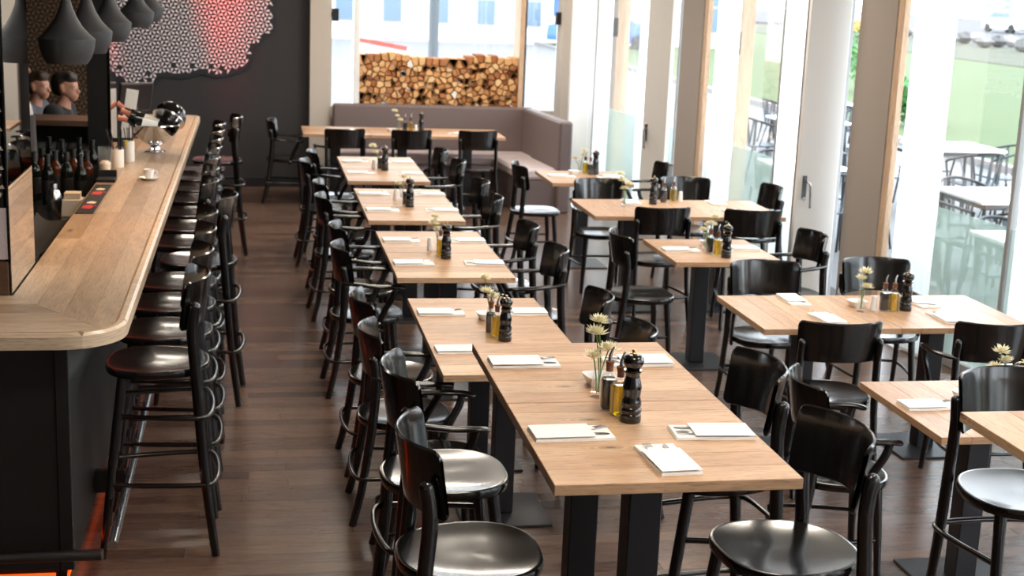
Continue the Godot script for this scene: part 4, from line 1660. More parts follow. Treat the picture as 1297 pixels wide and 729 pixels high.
func furniture() -> void:
	var pairs := "tables pushed together in pairs"
	table("far half of the high oak-topped table nearest the camera", 0.745, 1.408, -4.625, -3.938, 1.13, true, Vector2(9, 9), 6, pairs)
	table("near half of the high oak-topped table nearest the camera", 0.745, 1.408, -3.934, -3.247, 1.13, true, Vector2(9, 9), 6, pairs)
	var rows := [["second", 0.775, 1.434, -6.946, -5.538], ["third", 0.772, 1.431, -8.846, -7.438], ["fourth", 0.757, 1.416, -10.647, -9.239], ["fifth", 0.738, 1.397, -12.542, -11.044]]
	for r in rows:
		var mid: float = (r[3] + r[4]) * 0.5
		table("far half of the %s oak-topped table from the front in the bar-side row" % r[0], r[1], r[2], r[3], mid - (0.0005 if r[0] in ["second", "fifth"] else 0.004), 0.75, true, Vector2(9, 9), 5, pairs)
		table("near half of the %s oak-topped table from the front in the bar-side row" % r[0], r[1], r[2], mid + (0.0005 if r[0] in ["second", "fifth"] else 0.004), r[4], 0.75, true, Vector2(9, 9), 5, pairs)
	for k in 3:
		table("%s third of the long pale table along the corner bench" % ["aisle-end", "middle", "window-end"][k], 0.50 + k * 0.692, 0.50 + (k + 1) * 0.692 - 0.002, -15.0, -14.25, 0.75, true, Vector2(9, 9), 4, pairs)
	table("small oak-topped window table beside the wing of the corner bench", 2.40, 3.09, -11.81, -11.07, 0.75, true, Vector2(9, 9), 4)
	table("aisle half of the farther double table by the windows", 2.375, 3.088, -10.254, -9.485, 0.75, false, Vector2(9, 9), 5, pairs)
	table("window half of the farther double table by the windows, washed bright by daylight", 3.09, 3.80, -10.254, -9.485, 0.75, false, Vector2(9, 9), 5, pairs)
	table("small square oak-topped table standing alone before the farther double table", 2.487, 3.173, -8.624, -7.877, 0.75, true, Vector2(2.79, -8.33), 5)
	table("aisle half of the nearer double table by the windows", 2.446, 3.163, -6.994, -6.265, 0.75, false, Vector2(9, 9), 6, pairs)
	table("window half of the nearer double table by the windows", 3.165, 3.882, -6.994, -6.265, 0.75, false, Vector2(9, 9), 6, pairs)
	table("oak-topped table partly hidden behind the stool at the nearest window-side high table", 2.54, 3.24, -5.364, -4.625, 0.75, false, Vector2(9, 9), 5)
	table("far half of the window-side high table cut off by the picture edge", 2.125, 2.80, -3.775, -3.09, 1.13, false, Vector2(9, 9), 5, pairs)
	table("near half of the window-side high table, out beyond the picture edge", 2.125, 2.80, -3.088, -2.40, 1.13, false, Vector2(9, 9), 5, pairs)

	var side := make_chair("side_chair", 0.462, 0.852, false)
	var armed := make_chair("armchair", 0.462, 0.852, true)
	var stool := make_chair("bar_stool", 0.79, 1.155, false)
	for s in [side, armed, stool]:
		s.set_meta("category", "chair" if s != stool else "bar stool")
	var E := PI / 2.0     # facing +x
	var W := -PI / 2.0    # facing -x
	var g1 := "black bar stools along the bar"
	var ord := ["nearest the camera", "second from the camera", "third from the camera", "fourth from the camera", "sixth from the camera", "seventh from the camera", "eighth from the camera", "ninth from the camera", "tenth from the camera", "eleventh from the camera", "twelfth from the camera"]
	var sz := [-5.70, -6.21, -6.72, -7.20, -8.28, -8.80, -9.32, -9.88, -10.38, -10.90, -11.40]
	var sx := [-0.385, -0.385, -0.385, -0.390, -0.41, -0.42, -0.425, -0.425, -0.425, -0.425, -0.425]
	for i in sz.size():
		copy(stool, "black lacquered bar stool tucked to the bar, %s along it" % ord[i], Vector3(sx[i], 0, sz[i]), W + rng.randf_range(-0.04, 0.04), g1)
	copy(stool, "black bar stool pulled out a little from the line, fifth along the bar", Vector3(-0.295, 0, -7.76), W - 0.05, g1)
	copy(stool, "black bar stool standing clear at the far end of the bar before the charcoal wall", Vector3(-0.295, 0, -11.95), W + 0.05, g1)
	var g2 := "black bar stools at the high tables"
	copy(stool, "near black stool on the bar side of the high front table", Vector3(0.598, 0, -3.653), E + 0.01, g2)
	copy(stool, "farther black stool on the bar side of the high front table", Vector3(0.612, 0, -4.304), E + 0.03, g2)
	copy(stool, "near black stool on the window side of the high front table, seat shining", Vector3(1.522, 0, -3.601), W + 0.09, g2)
	copy(stool, "farther black stool on the window side of the high front table", Vector3(1.529, 0, -4.281), W + 0.02, g2)
	copy(stool, "black stool facing the camera behind the window-side high table at the picture edge", Vector3(2.50, 0, -3.985), 0.0, g2)
	var g3 := "black chairs on the bar side of the table row"
	var L := [["armed", 0.722, -5.358, "nearest along the bar-side row, just behind the stools"], ["armed", 0.662, -5.971, "second along the bar-side row, near half of the second table"], ["side", 0.664, -6.603, "third along the bar-side row, far half of the second table"],
		["armed", 0.641, -7.869, "fourth along the bar-side row, near half of the third table"], ["armed", 0.665, -8.527, "fifth along the bar-side row, far half of the third table"], ["armed", 0.628, -9.673, "sixth along the bar-side row, near half of the fourth table"],
		["armed", 0.641, -10.32, "seventh along the bar-side row, far half of the fourth table"], ["side", 0.58, -11.502, "eighth along the bar-side row, near half of the fifth table"], ["armed", 0.66, -12.12, "ninth along the bar-side row, far half of the fifth table"]]
	for c in L:
		copy(armed if c[0] == "armed" else side, ("black armchair %s" if c[0] == "armed" else "black armless chair %s") % c[3], Vector3(c[1], 0, c[2]), E + rng.randf_range(-0.05, 0.05), g3)
	var g4 := "black chairs on the window side of the table row"
	var R := [["armed", 1.587, -5.951, "nearest across the row, its back just over the high table"], ["side", 1.554, -6.615, "second across the row, by the pepper mill of the high table"], ["armed", 1.59, -7.812, "third across the row, near half of the third table"], ["armed", 1.573, -8.588, "fourth across the row, far half of the third table"],
		["armed", 1.535, -9.702, "fifth across the row, near half of the fourth table"], ["side", 1.562, -10.461, "sixth across the row, far half of the fourth table"], ["armed", 1.554, -11.627, "seventh across the row, near half of the fifth table"], ["side", 1.50, -12.35, "eighth across the row, far half of the fifth table"]]
	for c in R:
		copy(armed if c[0] == "armed" else side, ("black armchair %s" if c[0] == "armed" else "black armless chair %s") % c[3], Vector3(c[1], 0, c[2]), W + rng.randf_range(-0.03, 0.03), g4)
	var g5 := "black chairs with their backs to the camera at the bench table"
	copy(armed, "black armchair, back to the camera, at the aisle end of the bench table", Vector3(0.87, 0, -14.05), PI + 0.2, g5)
	copy(side, "black chair, back to the camera, at the middle of the bench table below the cruets", Vector3(1.545, 0, -14.04), PI + 0.1, g5)
	copy(side, "black chair, back to the camera, at the window end of the bench table", Vector3(2.22, 0, -14.10), PI + 0.15, g5)
	copy(armed, "black armchair against the charcoal wall at the aisle end of the bench table", Vector3(0.34, 0, -14.66), E - 0.06)
	var g6 := "black chairs around the window tables"
	copy(side, "black armless chair seen side-on at the small table by the bench wing", Vector3(2.35, 0, -11.50), E, g6)
	copy(armed, "black armchair facing the camera behind the farther double table, aisle end", Vector3(2.679, 0, -10.485), 0.01, g6)
	copy(side, "black chair facing the camera behind the farther double table, window end", Vector3(3.416, 0, -10.64), -0.095, g6)
	copy(side, "black chair seen from behind at the farther double table, aisle end", Vector3(2.816, 0, -9.455), PI + 0.06, g6)
	copy(side, "black chair seen from behind at the farther double table, window end", Vector3(3.472, 0, -9.38), PI - 0.09, g6)
	copy(side, "black armless chair on the aisle side of the small square table", Vector3(2.401, 0, -8.325), E, g6)
	copy(armed, "black armchair on the window side of the small square table, before the open leaf", Vector3(3.395, 0, -8.334), W + 0.03, g6)
	copy(side, "black chair at the end of the farther double table, partly behind the open leaf", Vector3(3.885, 0, -10.38), W, g6)
	copy(armed, "black armchair at the window side of the small table by the bench wing", Vector3(3.359, 0, -11.633), W, g6)
	copy(armed, "black armchair facing the camera behind the nearer double table, aisle end", Vector3(2.854, 0, -7.27), -0.06, g6)
	copy(armed, "black armchair facing the camera behind the cruets of the nearer double table", Vector3(3.567, 0, -7.36), -0.07, g6)
	copy(side, "black chair seen from behind at the nearer double table, aisle end", Vector3(2.746, 0, -6.166), PI - 0.06, g6)
	copy(armed, "black armchair seen from behind at the nearer double table, window end", Vector3(3.53, 0, -6.13), PI - 0.08, g6)
	copy(armed, "black armchair facing the window at the table behind the high tables", Vector3(2.343, 0, -5.109), E - 0.11, g6)
	for s in [side, armed, stool]:
		s.free()


# ---------------------------------------------------------------- what lies on the tables
var P := {}


func place_set(where: String, y: float, d: Dictionary) -> void:
	if d.has("mill"):
		copy(P.mill, "black turned pepper mill on %s" % where, Vector3(d.mill.x, y, d.mill.y), rng.randf() * 6.0, "black pepper mills")
	if d.has("oil"):
		copy(P.oil, "glass cruet of golden oil on %s" % where, Vector3(d.oil.x, y, d.oil.y), 0.2 + rng.randf_range(-0.3, 0.3), "oil cruets")
	if d.has("vin"):
		copy(P.vin, "glass cruet of dark vinegar on %s" % where, Vector3(d.vin.x, y, d.vin.y), 0.1 + rng.randf_range(-0.3, 0.3), "vinegar cruets")
	if d.has("salt"):
		copy(P.salt, "white tapered salt shaker on %s" % where, Vector3(d.salt.x, y, d.salt.y), 0.0, "salt shakers")
	if d.has("dish"):
		copy(P.dish, "small square white dish on %s" % where, Vector3(d.dish.x, y, d.dish.y), 0.15, "small white dishes")
	if d.has("vase"):
		var v := Vector3(d.vase.x, y, d.vase.y)
		copy(P.vase, "slim clear bud vase with white flowers on %s" % where, v, 0.0, "bud vases")
		var names: Array = [["lower", "upper"], ["lowest", "middle", "highest"], ["lowest", "second lowest", "second highest", "highest"]][d.blooms.size() - 2]
		for i in d.blooms.size():
			var b: Vector3 = d.blooms[i]
			flower("%s white chrysanthemum in the bud vase on %s" % [names[i], where], v + Vector3((i - 1) * 0.004, 0.016, 0.003 * (i % 2)), v + b, i + int(v.x * 10.0), "white chrysanthemums")


func napkin(where: String, at: Vector2, y: float, turn: float, knife: bool) -> void:
	var p := Vector3(at.x, y, at.y)
	copy(P.napkin, "folded white paper napkin at the %s" % where, p, turn, "white napkin pockets")
	var b := Basis(Vector3.UP, turn)
	copy(P.fork, "steel fork in the napkin at the %s" % where, p + b * Vector3(0.0, 0, -0.018), turn + 0.08, "forks in napkins")
	if knife:
		copy(P.knife, "steel table knife in the napkin at the %s" % where, p + b * Vector3(-0.004, 0, 0.020), turn - 0.06, "knives in napkins")


func settings() -> void:
	P.mill = make_mill()
	P.oil = make_cruet(M.oil, "oil_cruet")
	P.vin = make_cruet(M.vinegar, "vinegar_cruet")
	P.salt = make_shaker()
	P.dish = make_dish()
	P.vase = make_vase()
	P.napkin = make_napkin()
	P.fork = make_fork()
	P.knife = make_knife()
	var cats := {"mill": "pepper mill", "oil": "cruet", "vin": "cruet", "salt": "shaker", "dish": "dish", "vase": "vase", "napkin": "napkin", "fork": "fork", "knife": "knife"}
	for k in cats:
		P[k].set_meta("category", cats[k])
	M.blooms = [bloom_mesh(3, 0.040), bloom_mesh(8, 0.036), bloom_mesh(15, 0.043)]
	M.bloom_eye = turned([[0.0, -0.004], [0.006, -0.002], [0.007, 0.003], [0.004, 0.007], [0.0, 0.008]], 10)
	var two := [Vector3(-0.03, 0.165, 0.02), Vector3(0.02, 0.205, -0.02)]
	var three := [Vector3(-0.012, 0.125, 0.015), Vector3(0.022, 0.155, 0.0), Vector3(0.005, 0.20, -0.02)]
	place_set("the high front table", 1.13, {"mill": Vector2(1.074, -3.745), "oil": Vector2(1.054, -3.800), "vin": Vector2(1.036, -3.862), "dish": Vector2(1.070, -4.115), "vase": Vector2(1.034, -3.985),
		"blooms": [Vector3(-0.022, 0.132, 0.02), Vector3(0.024, 0.150, 0.012), Vector3(-0.012, 0.200, 0.0), Vector3(-0.002, 0.232, -0.02)]})
	place_set("the second table of the bar-side row", 0.75, {"mill": Vector2(1.131, -6.09), "oil": Vector2(1.105, -6.165), "vin": Vector2(1.088, -6.235), "dish": Vector2(1.112, -6.50), "vase": Vector2(1.10, -6.32), "blooms": [Vector3(0.012, 0.150, 0.012), Vector3(-0.022, 0.175, 0.0), Vector3(-0.03, 0.235, -0.02)]})
	place_set("the third table of the bar-side row", 0.75, {"mill": Vector2(1.110, -7.97), "oil": Vector2(1.088, -8.06), "salt": Vector2(1.045, -8.22), "vase": Vector2(1.092, -8.20), "blooms": [Vector3(-0.006, 0.130, 0.01), Vector3(-0.03, 0.165, 0.0), Vector3(-0.02, 0.20, -0.02)]})
	place_set("the fourth table of the bar-side row", 0.75, {"mill": Vector2(1.095, -9.81), "vin": Vector2(1.075, -9.90), "salt": Vector2(1.025, -10.12), "vase": Vector2(1.07, -10.10), "blooms": [Vector3(-0.03, 0.12, 0.01), Vector3(0.012, 0.165, 0.0)]})
	place_set("the fifth table of the bar-side row", 0.75, {"mill": Vector2(1.085, -11.66), "vin": Vector2(1.055, -11.74), "salt": Vector2(1.0, -11.78), "vase": Vector2(1.055, -11.86), "blooms": [Vector3(-0.035, 0.125, 0.01), Vector3(-0.055, 0.175, 0.0)]})
	place_set("the long bench table", 0.75, {"mill": Vector2(1.735, -14.62), "oil": Vector2(1.625, -14.62), "vin": Vector2(1.565, -14.64), "salt": Vector2(1.68, -14.62), "dish": Vector2(1.42, -14.60), "vase": Vector2(1.50, -14.62), "blooms": [Vector3(0.01, 0.12, 0.01), Vector3(-0.02, 0.16, 0.0), Vector3(-0.045, 0.21, -0.01)]})
	place_set("the small table by the bench wing", 0.75, {"mill": Vector2(2.885, -11.60), "vin": Vector2(2.832, -11.56), "oil": Vector2(2.80, -11.62), "dish": Vector2(2.70, -11.60), "vase": Vector2(2.775, -11.70), "blooms": [Vector3(-0.05, 0.12, 0.01), Vector3(0.02, 0.15, 0.0), Vector3(0.03, 0.185, 0.0)]})
	place_set("the farther double window table", 0.75, {"mill": Vector2(2.955, -10.04), "vin": Vector2(3.062, -10.13), "oil": Vector2(3.155, -10.18), "salt": Vector2(3.215, -10.19), "vase": Vector2(2.70, -9.93), "blooms": [Vector3(-0.005, 0.13, 0.01), Vector3(0.03, 0.165, 0.0), Vector3(-0.02, 0.19, 0.0), Vector3(-0.035, 0.235, -0.01)]})
	place_set("the small square table", 0.75, {"mill": Vector2(2.845, -8.02), "oil": Vector2(2.815, -8.10), "vin": Vector2(2.79, -8.17), "dish": Vector2(2.855, -8.40), "vase": Vector2(2.79, -8.27), "blooms": [Vector3(-0.02, 0.125, 0.015), Vector3(0.01, 0.155, 0.0), Vector3(0.035, 0.16, 0.0), Vector3(0.06, 0.20, -0.01)]})
	place_set("the nearer double window table", 0.75, {"mill": Vector2(3.36, -6.64), "oil": Vector2(3.285, -6.63), "vin": Vector2(3.235, -6.635), "salt": Vector2(3.185, -6.65), "dish": Vector2(3.13, -6.735), "vase": Vector2(3.10, -6.62), "blooms": [Vector3(0.018, 0.130, 0.015), Vector3(-0.01, 0.175, 0.0), Vector3(0.015, 0.205, -0.01)]})
	copy(P.salt, "white salt shaker between oil and pepper mill on the nearer double window table", Vector3(3.325, 0.75, -6.665), 0.0, "salt shakers")
	place_set("the table behind the window-side high table", 0.75, {"mill": Vector2(3.02, -4.93), "oil": Vector2(2.98, -4.99), "dish": Vector2(2.88, -5.09), "vase": Vector2(2.965, -5.03), "blooms": [Vector3(-0.025, 0.115, 0.0), Vector3(0.0, 0.150, 0.0), Vector3(0.045, 0.18, 0.0), Vector3(0.025, 0.215, -0.01)]})
	# napkins: place, (x, z), turn
	var y := 1.13
	napkin("far bar-side place of the high front table", Vector2(0.878, -4.365), y, 0.0, true)
	napkin("far window-side place of the high front table", Vector2(1.262, -4.365), y, PI, true)
	napkin("near bar-side place of the high front table", Vector2(0.874, -3.632), y, 0.03, true)
	napkin("near window-side place of the high front table", Vector2(1.278, -3.618), y, PI - 0.06, true)
	napkin("near end of the high front table", Vector2(1.086, -3.405), y, PI * 0.5 + 0.06, true)
	var rows := [["second", 0.905, 1.318, -6.62, -5.925], ["third", 0.903, 1.312, -8.51, -7.815], ["fourth", 0.888, 1.305, -10.36, -9.645], ["fifth", 0.872, 1.27, -12.19, -11.475]]
	for r in rows:
		napkin("far bar-side place of the %s row table" % r[0], Vector2(r[1], r[3]), 0.75, 0.0, false)
		napkin("far window-side place of the %s row table" % r[0], Vector2(r[2], r[3]), 0.75, PI, false)
		napkin("near bar-side place of the %s row table" % r[0], Vector2(r[1], r[4]), 0.75, 0.02, false)
		napkin("near window-side place of the %s row table" % r[0], Vector2(r[2], r[4]), 0.75, PI - 0.03, false)
	napkin("aisle place of the long bench table", Vector2(0.95, -14.55), 0.75, 0.3, false)
	napkin("window place of the long bench table", Vector2(2.13, -14.50), 0.75, 2.6, false)
	napkin("aisle side of the table by the bench wing", Vector2(2.56, -11.46), 0.75, 0.0, false)
	napkin("window side of the table by the bench wing", Vector2(2.98, -11.46), 0.75, PI, false)
	napkin("far aisle place of the farther double window table", Vector2(2.80, -10.10), 0.75, PI * 0.5, false)
	napkin("near aisle place of the farther double window table", Vector2(2.85, -9.66), 0.75, -PI * 0.5, false)
	napkin("far window place of the farther double window table", Vector2(3.47, -10.10), 0.75, PI * 0.5, false)
	napkin("near window place of the farther double window table", Vector2(3.46, -9.66), 0.75, -PI * 0.5, false)
	napkin("aisle place of the small square table", Vector2(2.625, -8.24), 0.75, 0.0, false)
	napkin("window place of the small square table", Vector2(3.035, -8.30), 0.75, PI, false)
	napkin("far aisle place of the nearer double window table", Vector2(2.83, -6.87), 0.75, -PI * 0.5, false)
	napkin("near aisle place of the nearer double window table", Vector2(2.85, -6.46), 0.75, PI * 0.5 + 0.05, false)
	napkin("far window place of the nearer double window table", Vector2(3.53, -6.80), 0.75, -PI * 0.5, false)
	napkin("near window place of the nearer double window table", Vector2(3.50, -6.46), 0.75, PI * 0.5, false)
	napkin("aisle place of the table behind the high tables", Vector2(2.68, -5.01), 0.75, 0.02, false)
	for k in P:
		P[k].free()


func bottle_mesh(r: float, h: float) -> ArrayMesh:
	return turned([[0.0, 0.0], [r * 0.92, 0.0], [r, 0.006], [r, h * 0.60], [r * 0.86, h * 0.68], [r * 0.44, h * 0.78], [r * 0.38, h * 0.82], [r * 0.36, h * 0.95], [r * 0.42, h * 0.955], [r * 0.42, h], [0.0, h]], 18)


func make_bottle(r: float, h: float, glass: Material, foil: Material, lbl: Material) -> Node3D:
	var t := Node3D.new()
	t.set_meta("base_name", "bottle")
	t.set_meta("category", "bottle")
	part("glass_body", bottle_mesh(r, h), glass, t)
	part("foil", turned([[r * 0.46, h * 0.80], [r * 0.43, h * 0.96], [r * 0.48, h * 0.965], [r * 0.48, h * 1.01], [0.0, h * 1.012]], 16), foil, t)
	part("label", turned([[r * 1.005, h * 0.16], [r * 1.02, h * 0.17], [r * 1.02, h * 0.48], [r * 1.005, h * 0.49]], 18), lbl, t)
	return t


func lay(o: Node3D, at: Vector3, axis: Vector3) -> void:   # puts a bottle's foot at a point, its neck along an axis
	var y := axis.normalized()
	var x := y.cross(Vector3(0.3, 0.2, 1)).normalized()
	o.transform = Transform3D(Basis(x, y, x.cross(y)), at)


func make_tumbler(h: float, r: float) -> Node3D:
	var t := Node3D.new()
	t.set_meta("base_name", "tumbler")
	t.set_meta("category", "glass")
	part("glass_wall", turned([[0.0, 0.0], [r * 0.85, 0.0], [r, h], [r * 0.93, h], [r * 0.78, 0.010], [0.0, 0.010]], 16), M.glass, t)
	return t


func bar_ware() -> void:
	var H := 1.10
	# coffee cup on its saucer
	var s := thing("saucer", "small white saucer on the bar under the coffee cup", "saucer", Vector3(-0.616, H, -8.60))
	part("plate", turned([[0.0, 0.004], [0.03, 0.004], [0.032, 0.0], [0.038, 0.002], [0.060, 0.013], [0.061, 0.015], [0.036, 0.008], [0.0, 0.007]], 28), M.ceramic, s)
	var c := thing("coffee_cup", "small white coffee cup standing on the bar", "cup", Vector3(-0.616, H + 0.008, -8.60))
	part("bowl", turned([[0.0, 0.0], [0.018, 0.0], [0.022, 0.006], [0.030, 0.030], [0.0325, 0.056], [0.0305, 0.056], [0.027, 0.030], [0.0, 0.008]], 24), M.ceramic, c)
	part("handle", rod(curve([Vector3(0.030, 0.046, 0), Vector3(0.048, 0.044, 0), Vector3(0.050, 0.026, 0), Vector3(0.029, 0.018, 0)], 4), 0.0035, 8), M.ceramic, c)
	# champagne bowl with bottles
	var b := thing("champagne_bowl", "polished steel footed bowl holding bottles on the bar", "bowl", Vector3(-0.665, H, -9.90))
	part("bowl", turned([[0.0, 0.048], [0.04, 0.050], [0.085, 0.075], [0.13, 0.115], [0.158, 0.16], [0.168, 0.19], [0.172, 0.192], [0.170, 0.196], [0.160, 0.192], [0.150, 0.162], [0.122, 0.12], [0.08, 0.083], [0.0, 0.060]], 36), M.chrome, b)
	part("foot", turned([[0.0, 0.0], [0.072, 0.0], [0.075, 0.006], [0.062, 0.014], [0.036, 0.022], [0.030, 0.034], [0.038, 0.046], [0.0, 0.050]], 28), M.chrome, b)
	var champ := make_bottle(0.040, 0.31, M.bottle_dark, M.foil, M.label_white)
	var o := copy(champ, "dark champagne bottle with coppery foil, neck out over the near side of the steel bowl", Vector3.ZERO, 0.0, "bottles in the steel bowl")
	lay(o, Vector3(-0.60, H + 0.165, -9.83), Vector3(-1.0, 0.26, 0.10))
	o = copy(champ, "dark champagne bottle lying behind the first in the steel bowl", Vector3.ZERO, 0.0, "bottles in the steel bowl")
	lay(o, Vector3(-0.60, H + 0.165, -9.945), Vector3(-1.0, 0.38, -0.05))
	o = copy(champ, "dark bottle standing steeply at the far edge of the steel bowl", Vector3.ZERO, 0.0, "bottles in the steel bowl")
	lay(o, Vector3(-0.68, H + 0.13, -10.02), Vector3(-0.8, 0.6, -0.15))
	var lid := thing("dome_lid", "glossy black dome lid leaning on the bottles in the steel bowl", "lid", Vector3(-0.575, H + 0.225, -9.96))
	lid.rotation = Vector3(-0.5, 0.3, -0.55)
	part("dome", turned([[0.112, 0.0], [0.112, 0.02], [0.106, 0.05], [0.092, 0.08], [0.068, 0.104], [0.036, 0.118], [0.0, 0.122], [0.0, 0.119], [0.034, 0.115], [0.066, 0.101], [0.089, 0.078], [0.103, 0.049], [0.109, 0.02], [0.109, 0.0]], 32), M.black_gloss, lid)
	part("rim", turned([[0.109, -0.004], [0.115, -0.004], [0.115, 0.004], [0.109, 0.004]], 32), M.steel, lid)
	champ.free()
	# bar runner with print
	var r := thing("bar_runner", "black rubber bar runner with red and cream print along the inner edge of the bar", "mat", Vector3(-0.855, H, -7.86))
	part("mat_sheet", bx(Vector3(0.092, 0.006, 0.98), 0.002, Vector3(0, 0.003, 0)), M.rubber, r)
	for k in 2:
		var z := 0.28 - k * 0.47
		for q in [[M.red_print, PackedVector2Array([Vector2(-0.030, 0.07), Vector2(0.016, 0.09), Vector2(0.026, 0.02), Vector2(0.012, -0.04), Vector2(-0.028, -0.02)])], [M.red_print, PackedVector2Array([Vector2(0.024, 0.0), Vector2(0.040, 0.01), Vector2(0.040, -0.012), Vector2(0.026, -0.02)])], [M.cream_print, PackedVector2Array([Vector2(-0.022, -0.09), Vector2(0.02, -0.08), Vector2(0.028, -0.13), Vector2(0.0, -0.16), Vector2(-0.02, -0.13)])]]:
			var m := MB.new()
			m.prism(q[1], 0.0062, 0.0072)
			part("print", m.mesh(20.0), q[0], r, Vector3(0, 0, z))
	o = thing("coaster_holder", "low black plastic coaster tray at the far end of the bar runner", "tray", Vector3(-0.855, H, -8.52))
	part("tray_base", bx(Vector3(0.11, 0.02, 0.12), 0.004, Vector3(0, 0.01, 0)), M.rubber, o)
	part("tray_back", bx(Vector3(0.11, 0.05, 0.012), 0.003, Vector3(0, 0.035, -0.054)), M.rubber, o)
	# straw tins, jar
	var k := 0
	for d in [[Vector3(-0.845, H, -9.12), 0.040, 0.115, "nearer white tin of black straws on the bar"], [Vector3(-0.800, H, -9.42), 0.036, 0.135, "farther white tin of black straws with a yellow tag on the bar"]]:
		var t := thing("straw_tin", d[3], "tin", d[0])
		part("tin_wall", turned([[0.0, 0.0], [d[1], 0.0], [d[1], d[2]], [d[1] - 0.003, d[2]], [d[1] - 0.003, 0.01], [0.0, 0.01]], 20), M.label_white, t)
		if k == 1:
			part("tag", bx(Vector3(0.016, 0.03, 0.003), 0.0005, Vector3(-0.012, d[2] - 0.012, d[1] + 0.001)), M.yellow, t)
		for i in 9:
			var a := rng.randf() * TAU
			var q := Vector3(cos(a) * 0.018, 0.012, sin(a) * 0.018)
			var e := q + Vector3(cos(a) * 0.03 - 0.02, 0.20 + rng.randf() * 0.03, sin(a) * 0.03)
			solo("straw", rod([q, e], 0.003, 6), M.black, "black drinking straw in the %s" % ["nearer white tin", "farther white tin"][k], "straw", d[0], 0.0, ["straws in the nearer tin", "straws in the farther tin"][k])
		k += 1
	o = thing("clear_jar", "clear plastic jar with wrapped sweets beside the nearer straw tin", "jar", Vector3(-0.895, H, -8.86))
	part("jar_wall", turned([[0.0, 0.0], [0.036, 0.0], [0.042, 0.16], [0.039, 0.16], [0.033, 0.006], [0.0, 0.006]], 20), M.glass, o)
	part("sweets", turned([[0.0, 0.008], [0.030, 0.008], [0.034, 0.06], [0.02, 0.075], [0.0, 0.07]], 12), M.cream_print, o)


